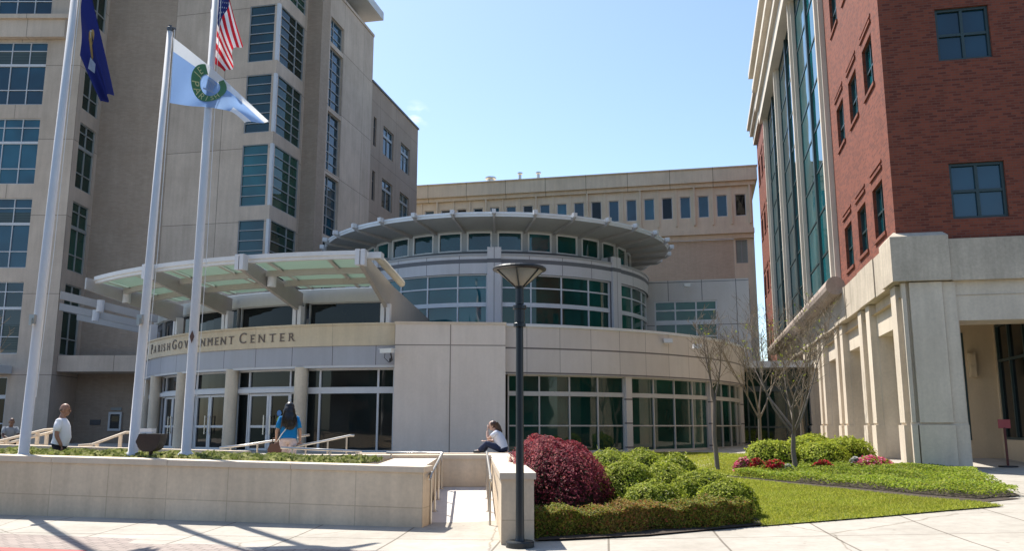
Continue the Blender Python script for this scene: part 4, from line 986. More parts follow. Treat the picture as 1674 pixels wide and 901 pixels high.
# ------------------------------------------------------------------ people
def skin_obj(name, J, E, mat, parent, root):
    names = list(J); idx = {k: i for i, k in enumerate(names)}
    me = bpy.data.meshes.new(name); me.from_pydata([J[k][0] for k in names], [(idx[a], idx[b]) for a, b in E], []); me.update()
    o = bpy.data.objects.new(name, me); COL.objects.link(o)
    o.modifiers.new('s', 'SKIN').use_smooth_shade = True
    sv = me.skin_vertices[0].data
    for k in names:
        r_ = J[k][1]; sv[idx[k]].radius = (r_, r_) if not hasattr(r_, '__len__') else r_; sv[idx[k]].use_root = (k == root)
    ss = o.modifiers.new('u', 'SUBSURF'); ss.levels = 2; ss.render_levels = 2
    dg = bpy.context.evaluated_depsgraph_get(); me2 = bpy.data.meshes.new_from_object(o.evaluated_get(dg)); me2.name = name
    bpy.data.objects.remove(o)
    me2.materials.clear(); me2.materials.append(mat)
    o2 = bpy.data.objects.new(name, me2); COL.objects.link(o2); o2.parent = parent
    return o2
def add_into(o, mb):
    """append collected faces to an existing mesh object (same local space)"""
    import bmesh
    bm = bmesh.new(); bm.from_mesh(o.data); vs = [bm.verts.new(v) for v in mb.v]
    for f in mb.f:
        try:
            fc = bm.faces.new([vs[i] for i in f]); fc.smooth = True
        except ValueError: pass
    bm.to_mesh(o.data); bm.free()
def part(mb, name, mat, parent):
    me = bpy.data.meshes.new(name); me.from_pydata(mb.v, [], mb.f); me.materials.append(mat)
    me.polygons.foreach_set('use_smooth', [True] * len(me.polygons)); me.update()
    o = bpy.data.objects.new(name, me); COL.objects.link(o); o.parent = parent; return o
def hand(mb, w_, d_, side, k=1.0, curl=0.5):
    w_ = Vector(w_); d_ = Vector(d_).normalized(); sx = Vector((side, 0, 0)); sx = (sx - d_ * sx.dot(d_)).normalized(); nn = d_.cross(sx)
    rot = Matrix((sx, nn, d_)).transposed()
    mb.sphere(w_ + d_ * 0.05 * k, 0.042 * k, 0.016 * k, 0.055 * k, 8, 6, rot=rot)
    for i, L in enumerate((0.068, 0.078, 0.072, 0.056)):
        b = w_ + d_ * 0.09 * k + sx * (0.03 - 0.02 * i) * k
        c1 = b + d_ * L * 0.5 * k + nn * 0.008 * curl; c2 = c1 + d_ * L * 0.4 * k + nn * 0.03 * curl
        mb.tube([b, c1, c2], [0.0095 * k, 0.009 * k, 0.006 * k], 6)
    b = w_ + d_ * 0.035 * k + sx * 0.034 * k
    mb.tube([b, b + d_ * 0.035 * k + sx * 0.024 * k, b + d_ * 0.065 * k + sx * 0.022 * k], [0.012 * k, 0.0105 * k, 0.007 * k], 6)
def head(mb, c, f, k=1.0):
    """skull, jaw, nose and ears looking along f"""
    c = Vector(c); f = Vector(f).normalized(); s_ = f.cross(Vector((0, 0, 1))).normalized(); u = s_.cross(f)
    rot = Matrix((s_, f, u)).transposed()
    mb.sphere(c + u * 0.02 * k, 0.076 * k, 0.096 * k, 0.105 * k, 14, 10, rot=rot)
    mb.sphere(c + f * 0.03 * k - u * 0.055 * k, 0.056 * k, 0.062 * k, 0.066 * k, 12, 8, rot=rot)
    mb.sphere(c + f * 0.098 * k - u * 0.022 * k, 0.014 * k, 0.022 * k, 0.026 * k, 8, 6, rot=rot)
    mb.sphere(c + f * 0.082 * k - u * 0.07 * k, 0.026 * k, 0.012 * k, 0.010 * k, 8, 6, rot=rot)
    for q in (-1, 1): mb.sphere(c + s_ * 0.076 * q * k - u * 0.01 * k, 0.012 * k, 0.022 * k, 0.034 * k, 8, 6, rot=rot)
    return f, s_, u, rot
def eyes(c, f, s_, u, k, parent):
    mb = MB()
    for q in (-1, 1): mb.sphere(Vector(c) + f * 0.086 * k + s_ * 0.031 * q * k + u * 0.008 * k, 0.012 * k, 0.008 * k, 0.008 * k, 8, 6)
    part(mb, 'eyes', M['black'], parent)
skin_d = plain('skin_brown', (0.10, 0.05, 0.032), 0.5, amount=0.08); skin_m = plain('skin_tan', (0.40, 0.235, 0.16), 0.5, amount=0.08); skin_l = plain('skin_light', (0.58, 0.36, 0.27), 0.5, amount=0.08)
hair_b = plain('hair_black', (0.012, 0.010, 0.010), 0.4, amount=0.3); hair_br = plain('hair_brown', (0.075, 0.032, 0.020), 0.45, amount=0.3)
BE = [('pelvis', 'belly'), ('belly', 'chest'), ('chest', 'nb'), ('nb', 'neck'), ('neck', 'skull')]
for s in 'LR': BE += [('chest', 'sh' + s), ('sh' + s, 'el' + s), ('el' + s, 'wr' + s), ('pelvis', 'hip' + s), ('hip' + s, 'kn' + s), ('kn' + s, 'an' + s), ('an' + s, 'toe' + s)]
def body_parts(t, J, hd, hf, skin, shirt, pants, shoe, k, sleeve=0.75, hands=((0, 0, -1), (0, 0, -1)), tk=1.0):
    JB = {n_: (p_, r_ * (0.7 if n_ in ('pelvis', 'belly', 'chest', 'hipL', 'hipR') else 0.85 if n_ in ('shL', 'shR', 'knL', 'knR') else 1.0)) for n_, (p_, r_) in J.items()}
    b = skin_obj('body', JB, BE, skin, t, 'pelvis')
    mb = MB(); f, s_, u, rot = head(mb, hd, hf, k)
    hand(mb, J['wrL'][0], hands[0], 1, k); hand(mb, J['wrR'][0], hands[1], -1, k)
    add_into(b, mb); eyes(hd, f, s_, u, k, t)
    f_ = J['pelvis'][1] / (.135 * k) * k * tk
    P = {n_: Vector(p_) for n_, (p_, r_) in J.items()}
    def loft(mb, pts, rads, n=16):
        base0 = None; X_ = Vector((1, 0, 0))
        for i_, p_ in enumerate(pts):
            t_ = (pts[min(i_ + 1, len(pts) - 1)] - pts[max(i_ - 1, 0)]).normalized(); D_ = t_.cross(X_).normalized(); b0 = len(mb.v)
            for q_ in range(n):
                a_ = 2 * math.pi * q_ / n
                fold = 1 + 0.025 * math.sin(5 * a_ + i_ * 1.3) + 0.02 * math.sin(9 * a_ - i_ * 2.1)
                mb.v.append(tuple(p_ + (X_ * math.cos(a_) * rads[i_][0] + D_ * math.sin(a_) * rads[i_][1]) * fold))
            if base0 is not None:
                for q_ in range(n): mb.f.append((base0 + q_, base0 + (q_ + 1) % n, b0 + (q_ + 1) % n, b0 + q_))
            base0 = b0
        mb.f.append(tuple(range(base0, base0 + n)))
    mb = MB(); pe, be_, ch, nb = P['pelvis'], P['belly'], P['chest'], P['nb']
    loft(mb, [pe - (be_ - pe) * .02, pe + (be_ - pe) * .15, be_, be_.lerp(ch, .5), ch, ch.lerp(nb, .5), ch.lerp(nb, .78), nb],
         [(.185 * f_, .145 * f_), (.183 * f_, .145 * f_), (.178 * f_, .152 * f_), (.182 * f_, .148 * f_), (.192 * f_, .14 * f_), (.19 * f_, .118 * f_), (.13 * f_, .095 * f_), (.075 * k, .072 * k)])
    for q in 'LR':
        sh, el = P['sh' + q], P['el' + q]; e_ = sh.lerp(el, sleeve)
        mb.sphere(sh, .067 * k, .064 * k, .062 * k, 12, 8)
        mb.tube([sh.lerp(ch, .25), sh, sh.lerp(e_, .5), e_], [.07 * k, .068 * k, .066 * k, .063 * k], 12)
    part(mb, 'shirt', shirt, t)
    mb = MB(); mb.sphere(pe, .168 * f_, .132 * f_, .12 * k, 14, 10)
    for q in 'LR':
        h_, kn, an = P['hip' + q], P['kn' + q], P['an' + q]
        mb.tube([pe.lerp(h_, .6), h_, h_.lerp(kn, .5), kn, kn.lerp(an, .5), an], [.10 * f_, .102 * f_, .088 * k, .074 * k, .068 * k, .062 * k], 12)
    part(mb, 'trousers', pants, t)
    for q in 'LR':
        a, b_ = Vector(J['an' + q][0]), Vector(J['toe' + q][0]); mb = MB()
        mb.tube([a + (a - b_) * 0.25 - Vector((0, 0, .03)), a.lerp(b_, .5) - Vector((0, 0, .012)), b_, b_ + (b_ - a) * 0.3], [.042 * k, .05 * k, .045 * k, .025 * k], 8)
        part(mb, 'shoe', shoe, t)
    return b, f, s_, u, rot
def stand(k, wid=1.0, arm=0.05):
    J = {'pelvis': ((0, 0, .95), .135 * wid), 'belly': ((0, .03 * wid, 1.10), .135 * wid), 'chest': ((0, .01, 1.30), .15 * wid), 'nb': ((0, -.005, 1.47), .075), 'neck': ((0, .012, 1.54), .055), 'skull': ((0, .025, 1.62), .06)}
    for q, s in (('L', -1), ('R', 1)):
        J['sh' + q] = ((s * .175 * wid, -.005, 1.41), .062); J['el' + q] = ((s * (.22 * wid + arm), -.03, 1.14), .045); J['wr' + q] = ((s * (.23 * wid + arm), .05, .90), .03)
        J['hip' + q] = ((s * .095, 0, .88), .092 * wid); J['kn' + q] = ((s * .105, .02, .50), .06); J['an' + q] = ((s * .11, -.03, .09), .042); J['toe' + q] = ((s * .12, .12, .035), .032)
    return {n: (tuple(Vector(p) * k), (r_ * k)) for n, (p, r_) in J.items()}
# bald man in white, looking right
p = at(100, 700, 17.9); zf = 0.45; zf = at(100, 663, 17.9).z - 1.76
slab('walk', -26, -2.4, 17.35, 18.64, -0.1, min(zf, 0.44), M['plaza'])
t = thing('person', 'bald man in a white short-sleeved shirt and dark trousers, looking right', 'person', (p.x, p.y, min(zf, 0.44)), rz=R(-75))
J = stand(1.02, 1.1, 0.03); J['wrR'] = ((.26, .10, .93), .031); J['elR'] = ((.27, -.02, 1.16), .046); J['anL'] = ((-.12, -.16, .12), .042); J['toeL'] = ((-.12, -.02, .04), .032); J['knL'] = ((-.11, .02, .51), .06)
body_parts(t, J, (0, .04, 1.67), (0.1, 1, -0.03), plain('skin_deep_tan', (0.30, 0.155, 0.095), 0.5, amount=0.08), cloth('shirt_white', (0.78, 0.80, 0.85), 0.05), cloth('trousers_dark', (0.022, 0.020, 0.024), 0.0), M['black'], 1.05)
mb = MB(); mb.sphere((0, .03, 1.672), .082, .099, .05, 12, 8); part(mb, 'cropped_hair', plain('cropped_hair', (0.13, 0.075, 0.05), 0.6), t)
# woman in blue seen from behind
p = at(471, 720, 19.1); zf = at(471, 662, 19.1).z - 1.66
t = thing('person', 'woman with long black hair in a bright blue top and pale trousers, walking away', 'person', (p.x, p.y, zf), rz=R(12))
slab('walk', -8.2, -0.45, 18.63, 24.0, 0.1, zf - 0.003, M['plaza'])
J = stand(0.965, 0.98, 0.035); J['knL'] = ((-.1, .10, .50), .06); J['anL'] = ((-.1, .06, .09), .04); J['toeL'] = ((-.1, .20, .04), .03)
body_parts(t, J, (0, .03, 1.575), (-.2, 1, 0), skin_m, cloth('top_blue', (0.008, 0.19, 0.47), 0.05), cloth('trousers_pale', (0.62, 0.52, 0.50), 0.05), M['black'], 0.98, 0.8, tk=1.08)
mb = MB(); mb.sphere((0, .008, 1.605), .108, .122, .125, 14, 10)
mb.sphere((0, -.05, 1.50), .135, .10, .16, 12, 8); mb.sphere((.01, -.10, 1.36), .165, .085, .18, 12, 8); mb.sphere((.03, -.12, 1.24), .13, .06, .13, 12, 8)
for i in range(40):
    a = random.uniform(-.15, .17); mb.tube([(a * .6, -.1, 1.55), (a, -.16 - random.uniform(0, .02), 1.35), (a * 1.1 + random.uniform(-.02, .02), -.16, 1.12 + random.uniform(0, .08))], [.016, .014, .003], 4)
part(mb, 'hair', hair_b, t)
mb = MB(); mb.tube([(.13, -.02, 1.42), (.03, -.16, 1.25), (-.14, -.13, 1.02), (-.24, -.02, .86)], .011, 5); part(mb, 'bag_strap', M['white'], t)
bagm = plain('brown_leather', (0.11, 0.05, 0.032), 0.5)
bg_ = thing('handbag', 'brown leather handbag carried at the hip of the woman in blue', 'handbag', t.matrix_world @ Vector((0, 0, 0)) if False else (p.x - .27, p.y - .02, zf + .58))
o = Vector(bg_.location); mb = MB(); q = Line((o.x, o.y), (1, 0), (0, -1))
pr = [(-.13, 0.0), (.13, 0.0), (.16, .12), (.10, .24), (-.10, .24), (-.16, .12)]
for d in (-.05, .05): mb.quad([q(a, d, o.z + b) for a, b in pr])
for i in range(6):
    a, b = pr[i], pr[(i + 1) % 6]; mb.quad([q(a[0], -.05, o.z + a[1]), q(b[0], -.05, o.z + b[1]), q(b[0], .05, o.z + b[1]), q(a[0], .05, o.z + a[1])])
mb.build('bag', bagm, bg_); mb = MB(); mb.tube([(o.x - .08, o.y, o.z + .24), (o.x - .05, o.y, o.z + .36), (o.x + .05, o.y, o.z + .36), (o.x + .08, o.y, o.z + .24)], .012, 6); mb.build('handle', bagm, bg_)
# seated woman on the ramp wall, facing left
sw = thing('seat_wall', 'low pale stone wall the dark-haired woman sits on, in front of the big stone block', 'low wall', (-2.0, 22.0, 0.4))
SWL = Line((-0.62, 21.75), (-1, 0), (0, -1))
mb = MB(); mb.box(SWL, 0, 3.2, -0.45, 0, 0.4, 0.9); mb.build('wall_face', M['wallcap'], sw)
mb = MB(); mb.box(SWL, 0, 3.22, -0.48, 0.03, 0.9, 0.985); mb.build('coping', M['coping'], sw)
p = at(822, 741, 22.0)
t = thing('person', 'brown-haired woman in pale top and jeans sitting on the wall, hand at face', 'person', (p.x, p.y, 0.985), rz=R(82))
J = {'pelvis': ((0, 0, .12), .13), 'belly': ((0, .05, .26), .118), 'chest': ((0, .13, .43), .125), 'nb': ((0, .19, .55), .065), 'neck': ((0, .22, .59), .05), 'skull': ((0, .25, .66), .055)}
for q, s in (('L', -1), ('R', 1)):
    J['sh' + q] = ((s * .16, .15, .50), .055); J['hip' + q] = ((s * .09, .06, .11), .088); J['kn' + q] = ((s * .11, .40, .24 if s < 0 else .20), .06); J['an' + q] = ((s * .10, .58 if s < 0 else .52, .06), .04); J['toe' + q] = ((s * .10, .70 if s < 0 else .64, .03), .03)
J['elL'] = ((-.15, .36, .34), .042); J['wrL'] = ((-.05, .39, .55), .028); J['elR'] = ((.20, .28, .29), .042); J['wrR'] = ((.10, .42, .30), .028)
body_parts(t, J, (0, .27, .68), (-.15, 1, -.12), skin_l, cloth('top_pale', (0.70, 0.73, 0.82), 0.05), cloth('jeans_navy', (0.025, 0.035, 0.075), 0.0), M['black'], 0.95, 0.55, hands=((0.3, -.1, 1), (0.1, 1, -.1)))
mb = MB(); mb.sphere((0, .245, .71), .09, .10, .10, 14, 10); mb.tube([(0, .19, .74), (0, .13, .64), (.03, .07, .52), (.05, .05, .42)], [.07, .08, .06, .02], 10)
for i in range(24):
    a = random.uniform(-.07, .08); mb.tube([(a, .17, .70), (a * 1.2, .09, .56), (a + .03, .03, .40 + random.uniform(0, .05))], [.014, .012, .003], 4)
part(mb, 'hair', hair_br, t)
# man sitting in the shade at the far left
p = at(14, 716, 27.5)
bn_ = thing('stone_bench', 'low stone bench in the shade at the left edge of the plaza', 'bench', (p.x, p.y + .1, .75))
mb = MB(); q = Line((p.x, p.y + .1), (1, 0), (0, -1)); mb.box(q, -1.2, 1.0, -.25, .22, 0.98, 1.08); mb.build('seat', M['coping'], bn_)
for s in (-.9, .7): mb = MB(); mb.box(q, s - .1, s + .1, -.2, .17, .75, 0.98); mb.build('leg', M['coping'], bn_)
t = thing('person', 'dark-haired man in a grey shirt sitting hunched in the shade, far left', 'person', (p.x, p.y, 1.08), rz=R(-140))
for n_ in J: pass
J = {'pelvis': ((0, 0, .10), .135), 'belly': ((0, .05, .25), .13), 'chest': ((0, .12, .43), .14), 'nb': ((0, .16, .56), .07), 'neck': ((0, .19, .61), .052), 'skull': ((0, .22, .68), .058)}
for q, s in (('L', -1), ('R', 1)):
    J['sh' + q] = ((s * .17, .13, .50), .06); J['hip' + q] = ((s * .09, .06, .09), .09); J['kn' + q] = ((s * .15, .44, .08), .062); J['an' + q] = ((s * .15, .46, -.24), .042); J['toe' + q] = ((s * .16, .60, -.29), .032)
    J['el' + q] = ((s * .22, .30, .27), .044); J['wr' + q] = ((s * .08, .44, .20), .03)
body_parts(t, J, (0, .24, .70), (0, 1, -.25), skin_d, cloth('shirt_grey', (0.20, 0.23, 0.27), 0.05), cloth('trousers_black', (0.015, 0.015, 0.018), 0.0), M['black'], 1.0, hands=((0.2, 1, -.1), (-.2, 1, -.1)))
mb = MB(); mb.sphere((0, .215, .735), .083, .10, .085, 12, 8); part(mb, 'hair', hair_b, t)

# ------------------------------------------------------------------ planting
def leaf_quad(mb, p, nrm, size, rng, m=0, asp=0.55):
    t = Vector((rng.gauss(0, 1), rng.gauss(0, 1), rng.gauss(0, 1))); a = nrm.cross(t)
    if a.length < 1e-4: return
    a.normalize(); b = nrm.cross(a); L = size * rng.uniform(.7, 1.3); w_ = L * asp
    mb.quad([p - a * L * .5, p + b * w_ * .5 + nrm * L * .08, p + a * L * .5, p - b * w_ * .5 + nrm * L * .08], None, m)
def shrub(name, label, x, y, zb, rx, ry, h, n, ls, mat, seed, power=2.4, group=None, cat='shrub', rz=0.0, low=0.0, slope=0.0):
    rng = random.Random(seed); mb = MB(); ph = [rng.uniform(0, 6.28) for _ in range(6)]
    ca, sa = math.cos(rz), math.sin(rz)
    def surf(th, z):      # superellipse outline with uneven lumps
        k = max(0.0, 1 - abs(z) ** power) ** (1 / power)
        lump = 1 + 0.09 * math.sin(3 * th + ph[0] + 3 * z) + 0.06 * math.sin(5 * th + ph[1] - 4 * z) + 0.045 * math.sin(9 * th + ph[2] + 7 * z) + 0.03 * math.sin(17 * th + ph[3] - 11 * z)
        return k * lump
    for i in range(n):
        z = rng.random() ** 0.75; th = rng.uniform(0, 2 * math.pi)
        if z > 0.8 and rng.random() < 0.5: rr_ = rng.random() ** .5
        else: rr_ = 1.0
        if rng.random() < 0.45:      # the flat top carries as many leaves as the sides
            rr_ = rng.random() ** 0.5; z = max(0.05, (1 - rr_ ** power)) ** (1 / power) * (1 + .05 * math.sin(4 * th + ph[3]) + 0.04 * math.sin(rr_ * 9 + ph[4])); k = rr_ * (surf(th, 0.1))
        else: k = surf(th, z)
        dep = 1 - abs(rng.gauss(0, 0.06)) + (rng.uniform(.02, .10) if rng.random() < .12 else 0)
        lx2, ly2 = rx * k * dep * math.cos(th), ry * k * dep * math.sin(th)
        lz = (low + (h - low) * z * (0.9 + 0.1 * dep)) * (1 - slope * lx2 / rx)
        nr = Vector((math.cos(th) * k / rx, math.sin(th) * k / ry, z / h * 1.1)).normalized()
        nr = (nr + Vector((rng.gauss(0, .45), rng.gauss(0, .45), rng.gauss(0, .45) + .45))).normalized()
        leaf_quad(mb, Vector((x + ca * lx2 - sa * ly2, y + sa * lx2 + ca * ly2, zb + lz)), Vector((ca * nr.x - sa * nr.y, sa * nr.x + ca * nr.y, nr.z)), ls, rng)
    for i in range(26):
        th = rng.uniform(0, 6.28); zz = rng.uniform(.45, 1.0); k = surf(th, min(zz, .97)); b_ = Vector((rx * k * math.cos(th), ry * k * math.sin(th), (low + (h - low) * zz) * (1 - slope * k * math.cos(th))))
        d_ = Vector((math.cos(th) * .5, math.sin(th) * .5, rng.uniform(.5, 1.3))).normalized() * rng.uniform(.05, .13)
        for q in range(5):
            p_ = b_ + d_ * (q / 4); leaf_quad(mb, Vector((x + ca * p_.x - sa * p_.y, y + sa * p_.x + ca * p_.y, zb + p_.z)), Vector((rng.gauss(0, 1), rng.gauss(0, 1), 1)).normalized(), ls * .9, rng)
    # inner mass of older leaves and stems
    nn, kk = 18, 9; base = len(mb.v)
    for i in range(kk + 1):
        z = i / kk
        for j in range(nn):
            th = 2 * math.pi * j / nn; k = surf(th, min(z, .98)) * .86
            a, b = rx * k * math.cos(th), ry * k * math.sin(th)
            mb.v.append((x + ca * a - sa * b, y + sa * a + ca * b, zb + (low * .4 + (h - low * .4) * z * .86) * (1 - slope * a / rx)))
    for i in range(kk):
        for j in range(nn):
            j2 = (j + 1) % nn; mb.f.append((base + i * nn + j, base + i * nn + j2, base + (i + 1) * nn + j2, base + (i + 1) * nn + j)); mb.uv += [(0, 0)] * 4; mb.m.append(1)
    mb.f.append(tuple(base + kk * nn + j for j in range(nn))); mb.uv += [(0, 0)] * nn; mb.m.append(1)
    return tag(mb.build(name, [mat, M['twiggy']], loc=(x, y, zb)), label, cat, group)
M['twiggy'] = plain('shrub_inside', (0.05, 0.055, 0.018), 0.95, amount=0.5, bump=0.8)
lf_red = leafy('leaf_burgundy', [(0.0, (0.07, 0.012, 0.020)), (0.45, (0.20, 0.026, 0.042)), (0.8, (0.38, 0.06, 0.08)), (1.0, (0.50, 0.15, 0.12))], 0.4, 0.3)
lf_grn = leafy('leaf_green', [(0.0, (0.09, 0.13, 0.012)), (0.35, (0.25, 0.31, 0.022)), (0.72, (0.42, 0.47, 0.045)), (0.93, (0.52, 0.52, 0.09)), (1.0, (0.66, 0.62, 0.30))], 0.4, 0.35)
lf_yel = leafy('leaf_yellow_green', [(0.0, (0.13, 0.18, 0.014)), (0.5, (0.36, 0.43, 0.03)), (1.0, (0.54, 0.55, 0.08))], 0.4, 0.35)
lf_hdg = leafy('leaf_olive', [(0.0, (0.05, 0.065, 0.012)), (0.4, (0.18, 0.22, 0.03)), (0.75, (0.32, 0.34, 0.05)), (0.92, (0.26, 0.14, 0.045)), (1.0, (0.34, 0.10, 0.045))], 0.45, 0.3)
lf_cov = leafy('leaf_cover', [(0.0, (0.12, 0.19, 0.014)), (0.5, (0.28, 0.38, 0.03)), (1.0, (0.44, 0.48, 0.08))], 0.45, 0.35)
def patchy(m, lo=0.72):
    n, l = m.node_tree.nodes, m.node_tree.links; r_ = [q for q in n if q.type == 'VALTORGB'][0]
    tc = n.new('ShaderNodeTexCoord'); a = noise(n, l, 0.9, 4, tc.outputs['Object']); rr = ramp(n, l, a.outputs[0], [(0.3, (lo * 1.08, lo, lo * .9)), (0.65, (1, 1, 1))])
    o = mixc(n, l, 1.0, r_.outputs[0], rr.outputs[0], 'MULTIPLY')
    for q in list(r_.outputs[0].links):
        if q.to_socket.name in ('Base Color', 'Color'): l.new(o, q.to_socket)
    return m
grassm = leafy('grass_blade', [(0.0, (0.20, 0.25, 0.022)), (0.5, (0.35, 0.39, 0.04)), (0.85, (0.46, 0.47, 0.07)), (1.0, (0.54, 0.50, 0.14))], 0.5, 0.4)
fl_pink = leafy('petal_pink', [(0.0, (0.58, 0.04, 0.12)), (0.5, (0.76, 0.12, 0.25)), (1.0, (0.85, 0.45, 0.5))], 0.6, 0.4)
fl_red = leafy('petal_red', [(0.0, (0.55, 0.015, 0.025)), (0.6, (0.75, 0.04, 0.07)), (1.0, (0.80, 0.18, 0.2))], 0.6, 0.4)
fl_white = leafy('petal_white', [(0.0, (0.70, 0.66, 0.62)), (1.0, (0.85, 0.83, 0.80))], 0.6, 0.4)
# burgundy shrub
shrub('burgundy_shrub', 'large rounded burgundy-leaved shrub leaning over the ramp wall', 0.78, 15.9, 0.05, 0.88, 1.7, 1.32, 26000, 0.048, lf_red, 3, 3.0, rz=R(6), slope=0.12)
# clipped green shrubs
GS = [(1024, 806, 62, 15.9, 0.86, 'tallest clipped green shrub, directly right of the burgundy shrub'),
      (1066, 838, 62, 14.6, 0.60, 'low clipped green shrub in front of the tall one, touching the brown-green hedge'),
      (1186, 848, 58, 14.5, 0.60, 'clipped green shrub at the right end of the bed beside the lawn'),
      (1118, 822, 40, 15.3, 0.55, 'small clipped green shrub at the middle of the bed'),
      (1150, 818, 60, 16.5, 0.60, 'clipped green shrub behind the one at the right end of the bed'),
      (1088, 800, 60, 17.5, 0.64, 'clipped green shrub halfway back in the bed'),
      (1106, 792, 44, 19.2, 0.72, 'dark-sided clipped green shrub nearest the tree lawn, back right of the bed'),
      (996, 782, 62, 19.4, 0.84, 'pale green low shrub at the back left of the bed by the glass wall'),
      (1048, 778, 56, 19.9, 0.80, 'pale green low shrub at the back of the bed, middle of the rear row')]
for i, (x, yb, wpx, Y, h, lab) in enumerate(GS):
    X = (x - 837) / 1432 * Y; r_ = wpx / 1425 * Y
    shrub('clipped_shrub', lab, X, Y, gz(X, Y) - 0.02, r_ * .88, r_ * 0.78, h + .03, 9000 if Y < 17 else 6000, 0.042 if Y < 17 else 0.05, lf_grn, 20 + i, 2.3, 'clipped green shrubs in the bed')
# low hedge along the sidewalk
mb = MB(); rng = random.Random(5)
ha = gp(878, 884); hb = gp(1236, 860); he = (hb - ha); hL = he.length; he = he.normalized(); hn = Vector((-he.y, he.x, 0))
for i in range(22000):
    s = rng.random() * hL; face = rng.random(); hh = 0.37 + 0.03 * math.sin(s * 5) + 0.025 * math.sin(s * 13 + 1) - 0.02
    if face < 0.45: d, z, nr = rng.gauss(0, .015) + .05, rng.random() ** .8 * hh, -hn
    elif face < .95: d, z, nr = rng.random() * 0.8, hh + rng.gauss(0, .022), Vector((0, 0, 1))
    else: d, z, nr = rng.random() * 0.8, rng.random() * hh, he if rng.random() < .5 else -he
    d += 0.06 * math.sin(s * 4.1) + 0.03 * math.sin(s * 11)
    if face >= .95: s = hL if nr.dot(he) > 0 else 0.0
    p = ha + he * s + hn * d; p.z = gz(p.x, p.y) + z
    nr = (nr + Vector((rng.gauss(0, .5), rng.gauss(0, .5), rng.gauss(0, .5) + .3))).normalized()
    leaf_quad(mb, p, nr, 0.042, rng, 2 if rng.random() < 0.08 + 0.6 * max(0, math.sin(s * 1.6 - 0.9)) ** 2 else 0)
LH = Line(Vector((ha.x, ha.y)), Vector((he.x, he.y)), Vector((-hn.x, -hn.y)))
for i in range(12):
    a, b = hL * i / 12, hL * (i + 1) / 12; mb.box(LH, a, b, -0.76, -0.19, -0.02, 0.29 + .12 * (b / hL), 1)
tag(mb.build('low_hedge', [lf_hdg, M['twiggy'], leafy('leaf_bronze', [(0, (.10, .07, .02)), (.5, (.27, .19, .045)), (.85, (.36, .2, .06)), (1, (.46, .12, .06))], .5, .3)], loc=tuple(ha)), 'low brown-green box hedge along the sidewalk in front of the shrubs', 'hedge')
# bed soil, lawn and ground cover
def poly(name, pts, dz, mat, kind='structure'):
    mb = MB(); mb.quad([(p.x, p.y, gz(p.x, p.y) + dz) for p in pts]); return tag(mb.build(name, mat), kind=kind)
def inside(x, y, P):
    c = False; n = len(P)
    for i in range(n):
        a, b = P[i], P[i - 1]
        if (a.y > y) != (b.y > y) and x < (b.x - a.x) * (y - a.y) / (b.y - a.y) + a.x: c = not c
    return c
bed = [gp(876, 887), gp(1060, 878), gp(1246, 861), gp(1215, 800), gp(1130, 772), gp(960, 752), Vector((0.6, 22, 0)), Vector((0.35, 14, 0))]
poly('garden_bed', bed, 0.03, M['soil'])
lawn = [gp(x, y) for x, y in ((1244, 862), (1330, 855), (1420, 848), (1530, 838), (1640, 829), (1600, 823), (1500, 815), (1400, 804), (1300, 794), (1200, 783), (1130, 777), (1180, 800), (1215, 820))]
poly('lawn', lawn, 0.02, M['turf'])
lawn2 = [gp(x, y) for x, y in ((985, 756), (1120, 772), (1220, 782), (1300, 789), (1330, 770), (1240, 744), (1100, 741), (980, 742))]
poly('rear_lawn', lawn2, 0.025, M['turf'])
strip = [gp(x, y) for x, y in ((1130, 777), (1200, 783), (1300, 794), (1400, 804), (1500, 815), (1600, 823), (1670, 816), (1600, 812), (1500, 806), (1400, 797), (1300, 788), (1200, 778), (1130, 772))]
poly('soil_edge', strip, 0.012, M['soil'])
cov = [gp(x, y) for x, y in ((1200, 780), (1300, 790), (1400, 799), (1500, 809), (1600, 817), (1668, 812), (1640, 800), (1580, 772), (1480, 766), (1400, 768), (1300, 766), (1215, 764))]
poly('cover_bed', cov, 0.02, M['soil'])
def scatter(P, n, rng):
    xs = [p.x for p in P]; ys = [p.y for p in P]; out = []
    while len(out) < n:
        x, y = rng.uniform(min(xs), max(xs)), rng.uniform(min(ys), max(ys))
        if inside(x, y, P): out.append((x, y))
    return out
patchy(grassm); patchy(lf_cov); patchy(lf_hdg, .8)
rng = random.Random(9); mb = MB()
for P, n in ((lawn, 52000), (lawn2, 34000)):
    for x, y in scatter(P, n, rng):
        z = gz(x, y) + 0.015; a = rng.uniform(0, 6.28); h = rng.uniform(.025, .055); w_ = rng.uniform(.006, .011) * (1.4 if n < 40000 else 1)
        lx2, ly2 = rng.gauss(0, .035), rng.gauss(0, .035)
        mb.quad([(x - w_ * math.cos(a), y - w_ * math.sin(a), z), (x + w_ * math.cos(a), y + w_ * math.sin(a), z), (x + lx2, y + ly2, z + h)])
tag(mb.build('grass', grassm), 'bright green mown grass of the lawns', 'grass', kind='stuff')
mb = MB()
for x, y in scatter(cov, 26000, rng):
    k = 0.16 + 0.05 * math.sin(x * 3.1) * math.sin(y * 2.3); z = gz(x, y) + 0.02 + k * rng.random() ** .4
    leaf_quad(mb, Vector((x, y, z)), Vector((rng.gauss(0, .5), rng.gauss(0, .5), 1)).normalized(), 0.06, rng)
tag(mb.build('ground_cover', lf_cov), 'low leafy ground cover between the lawn and the brick building', 'ground cover', kind='stuff')
mb = MB()
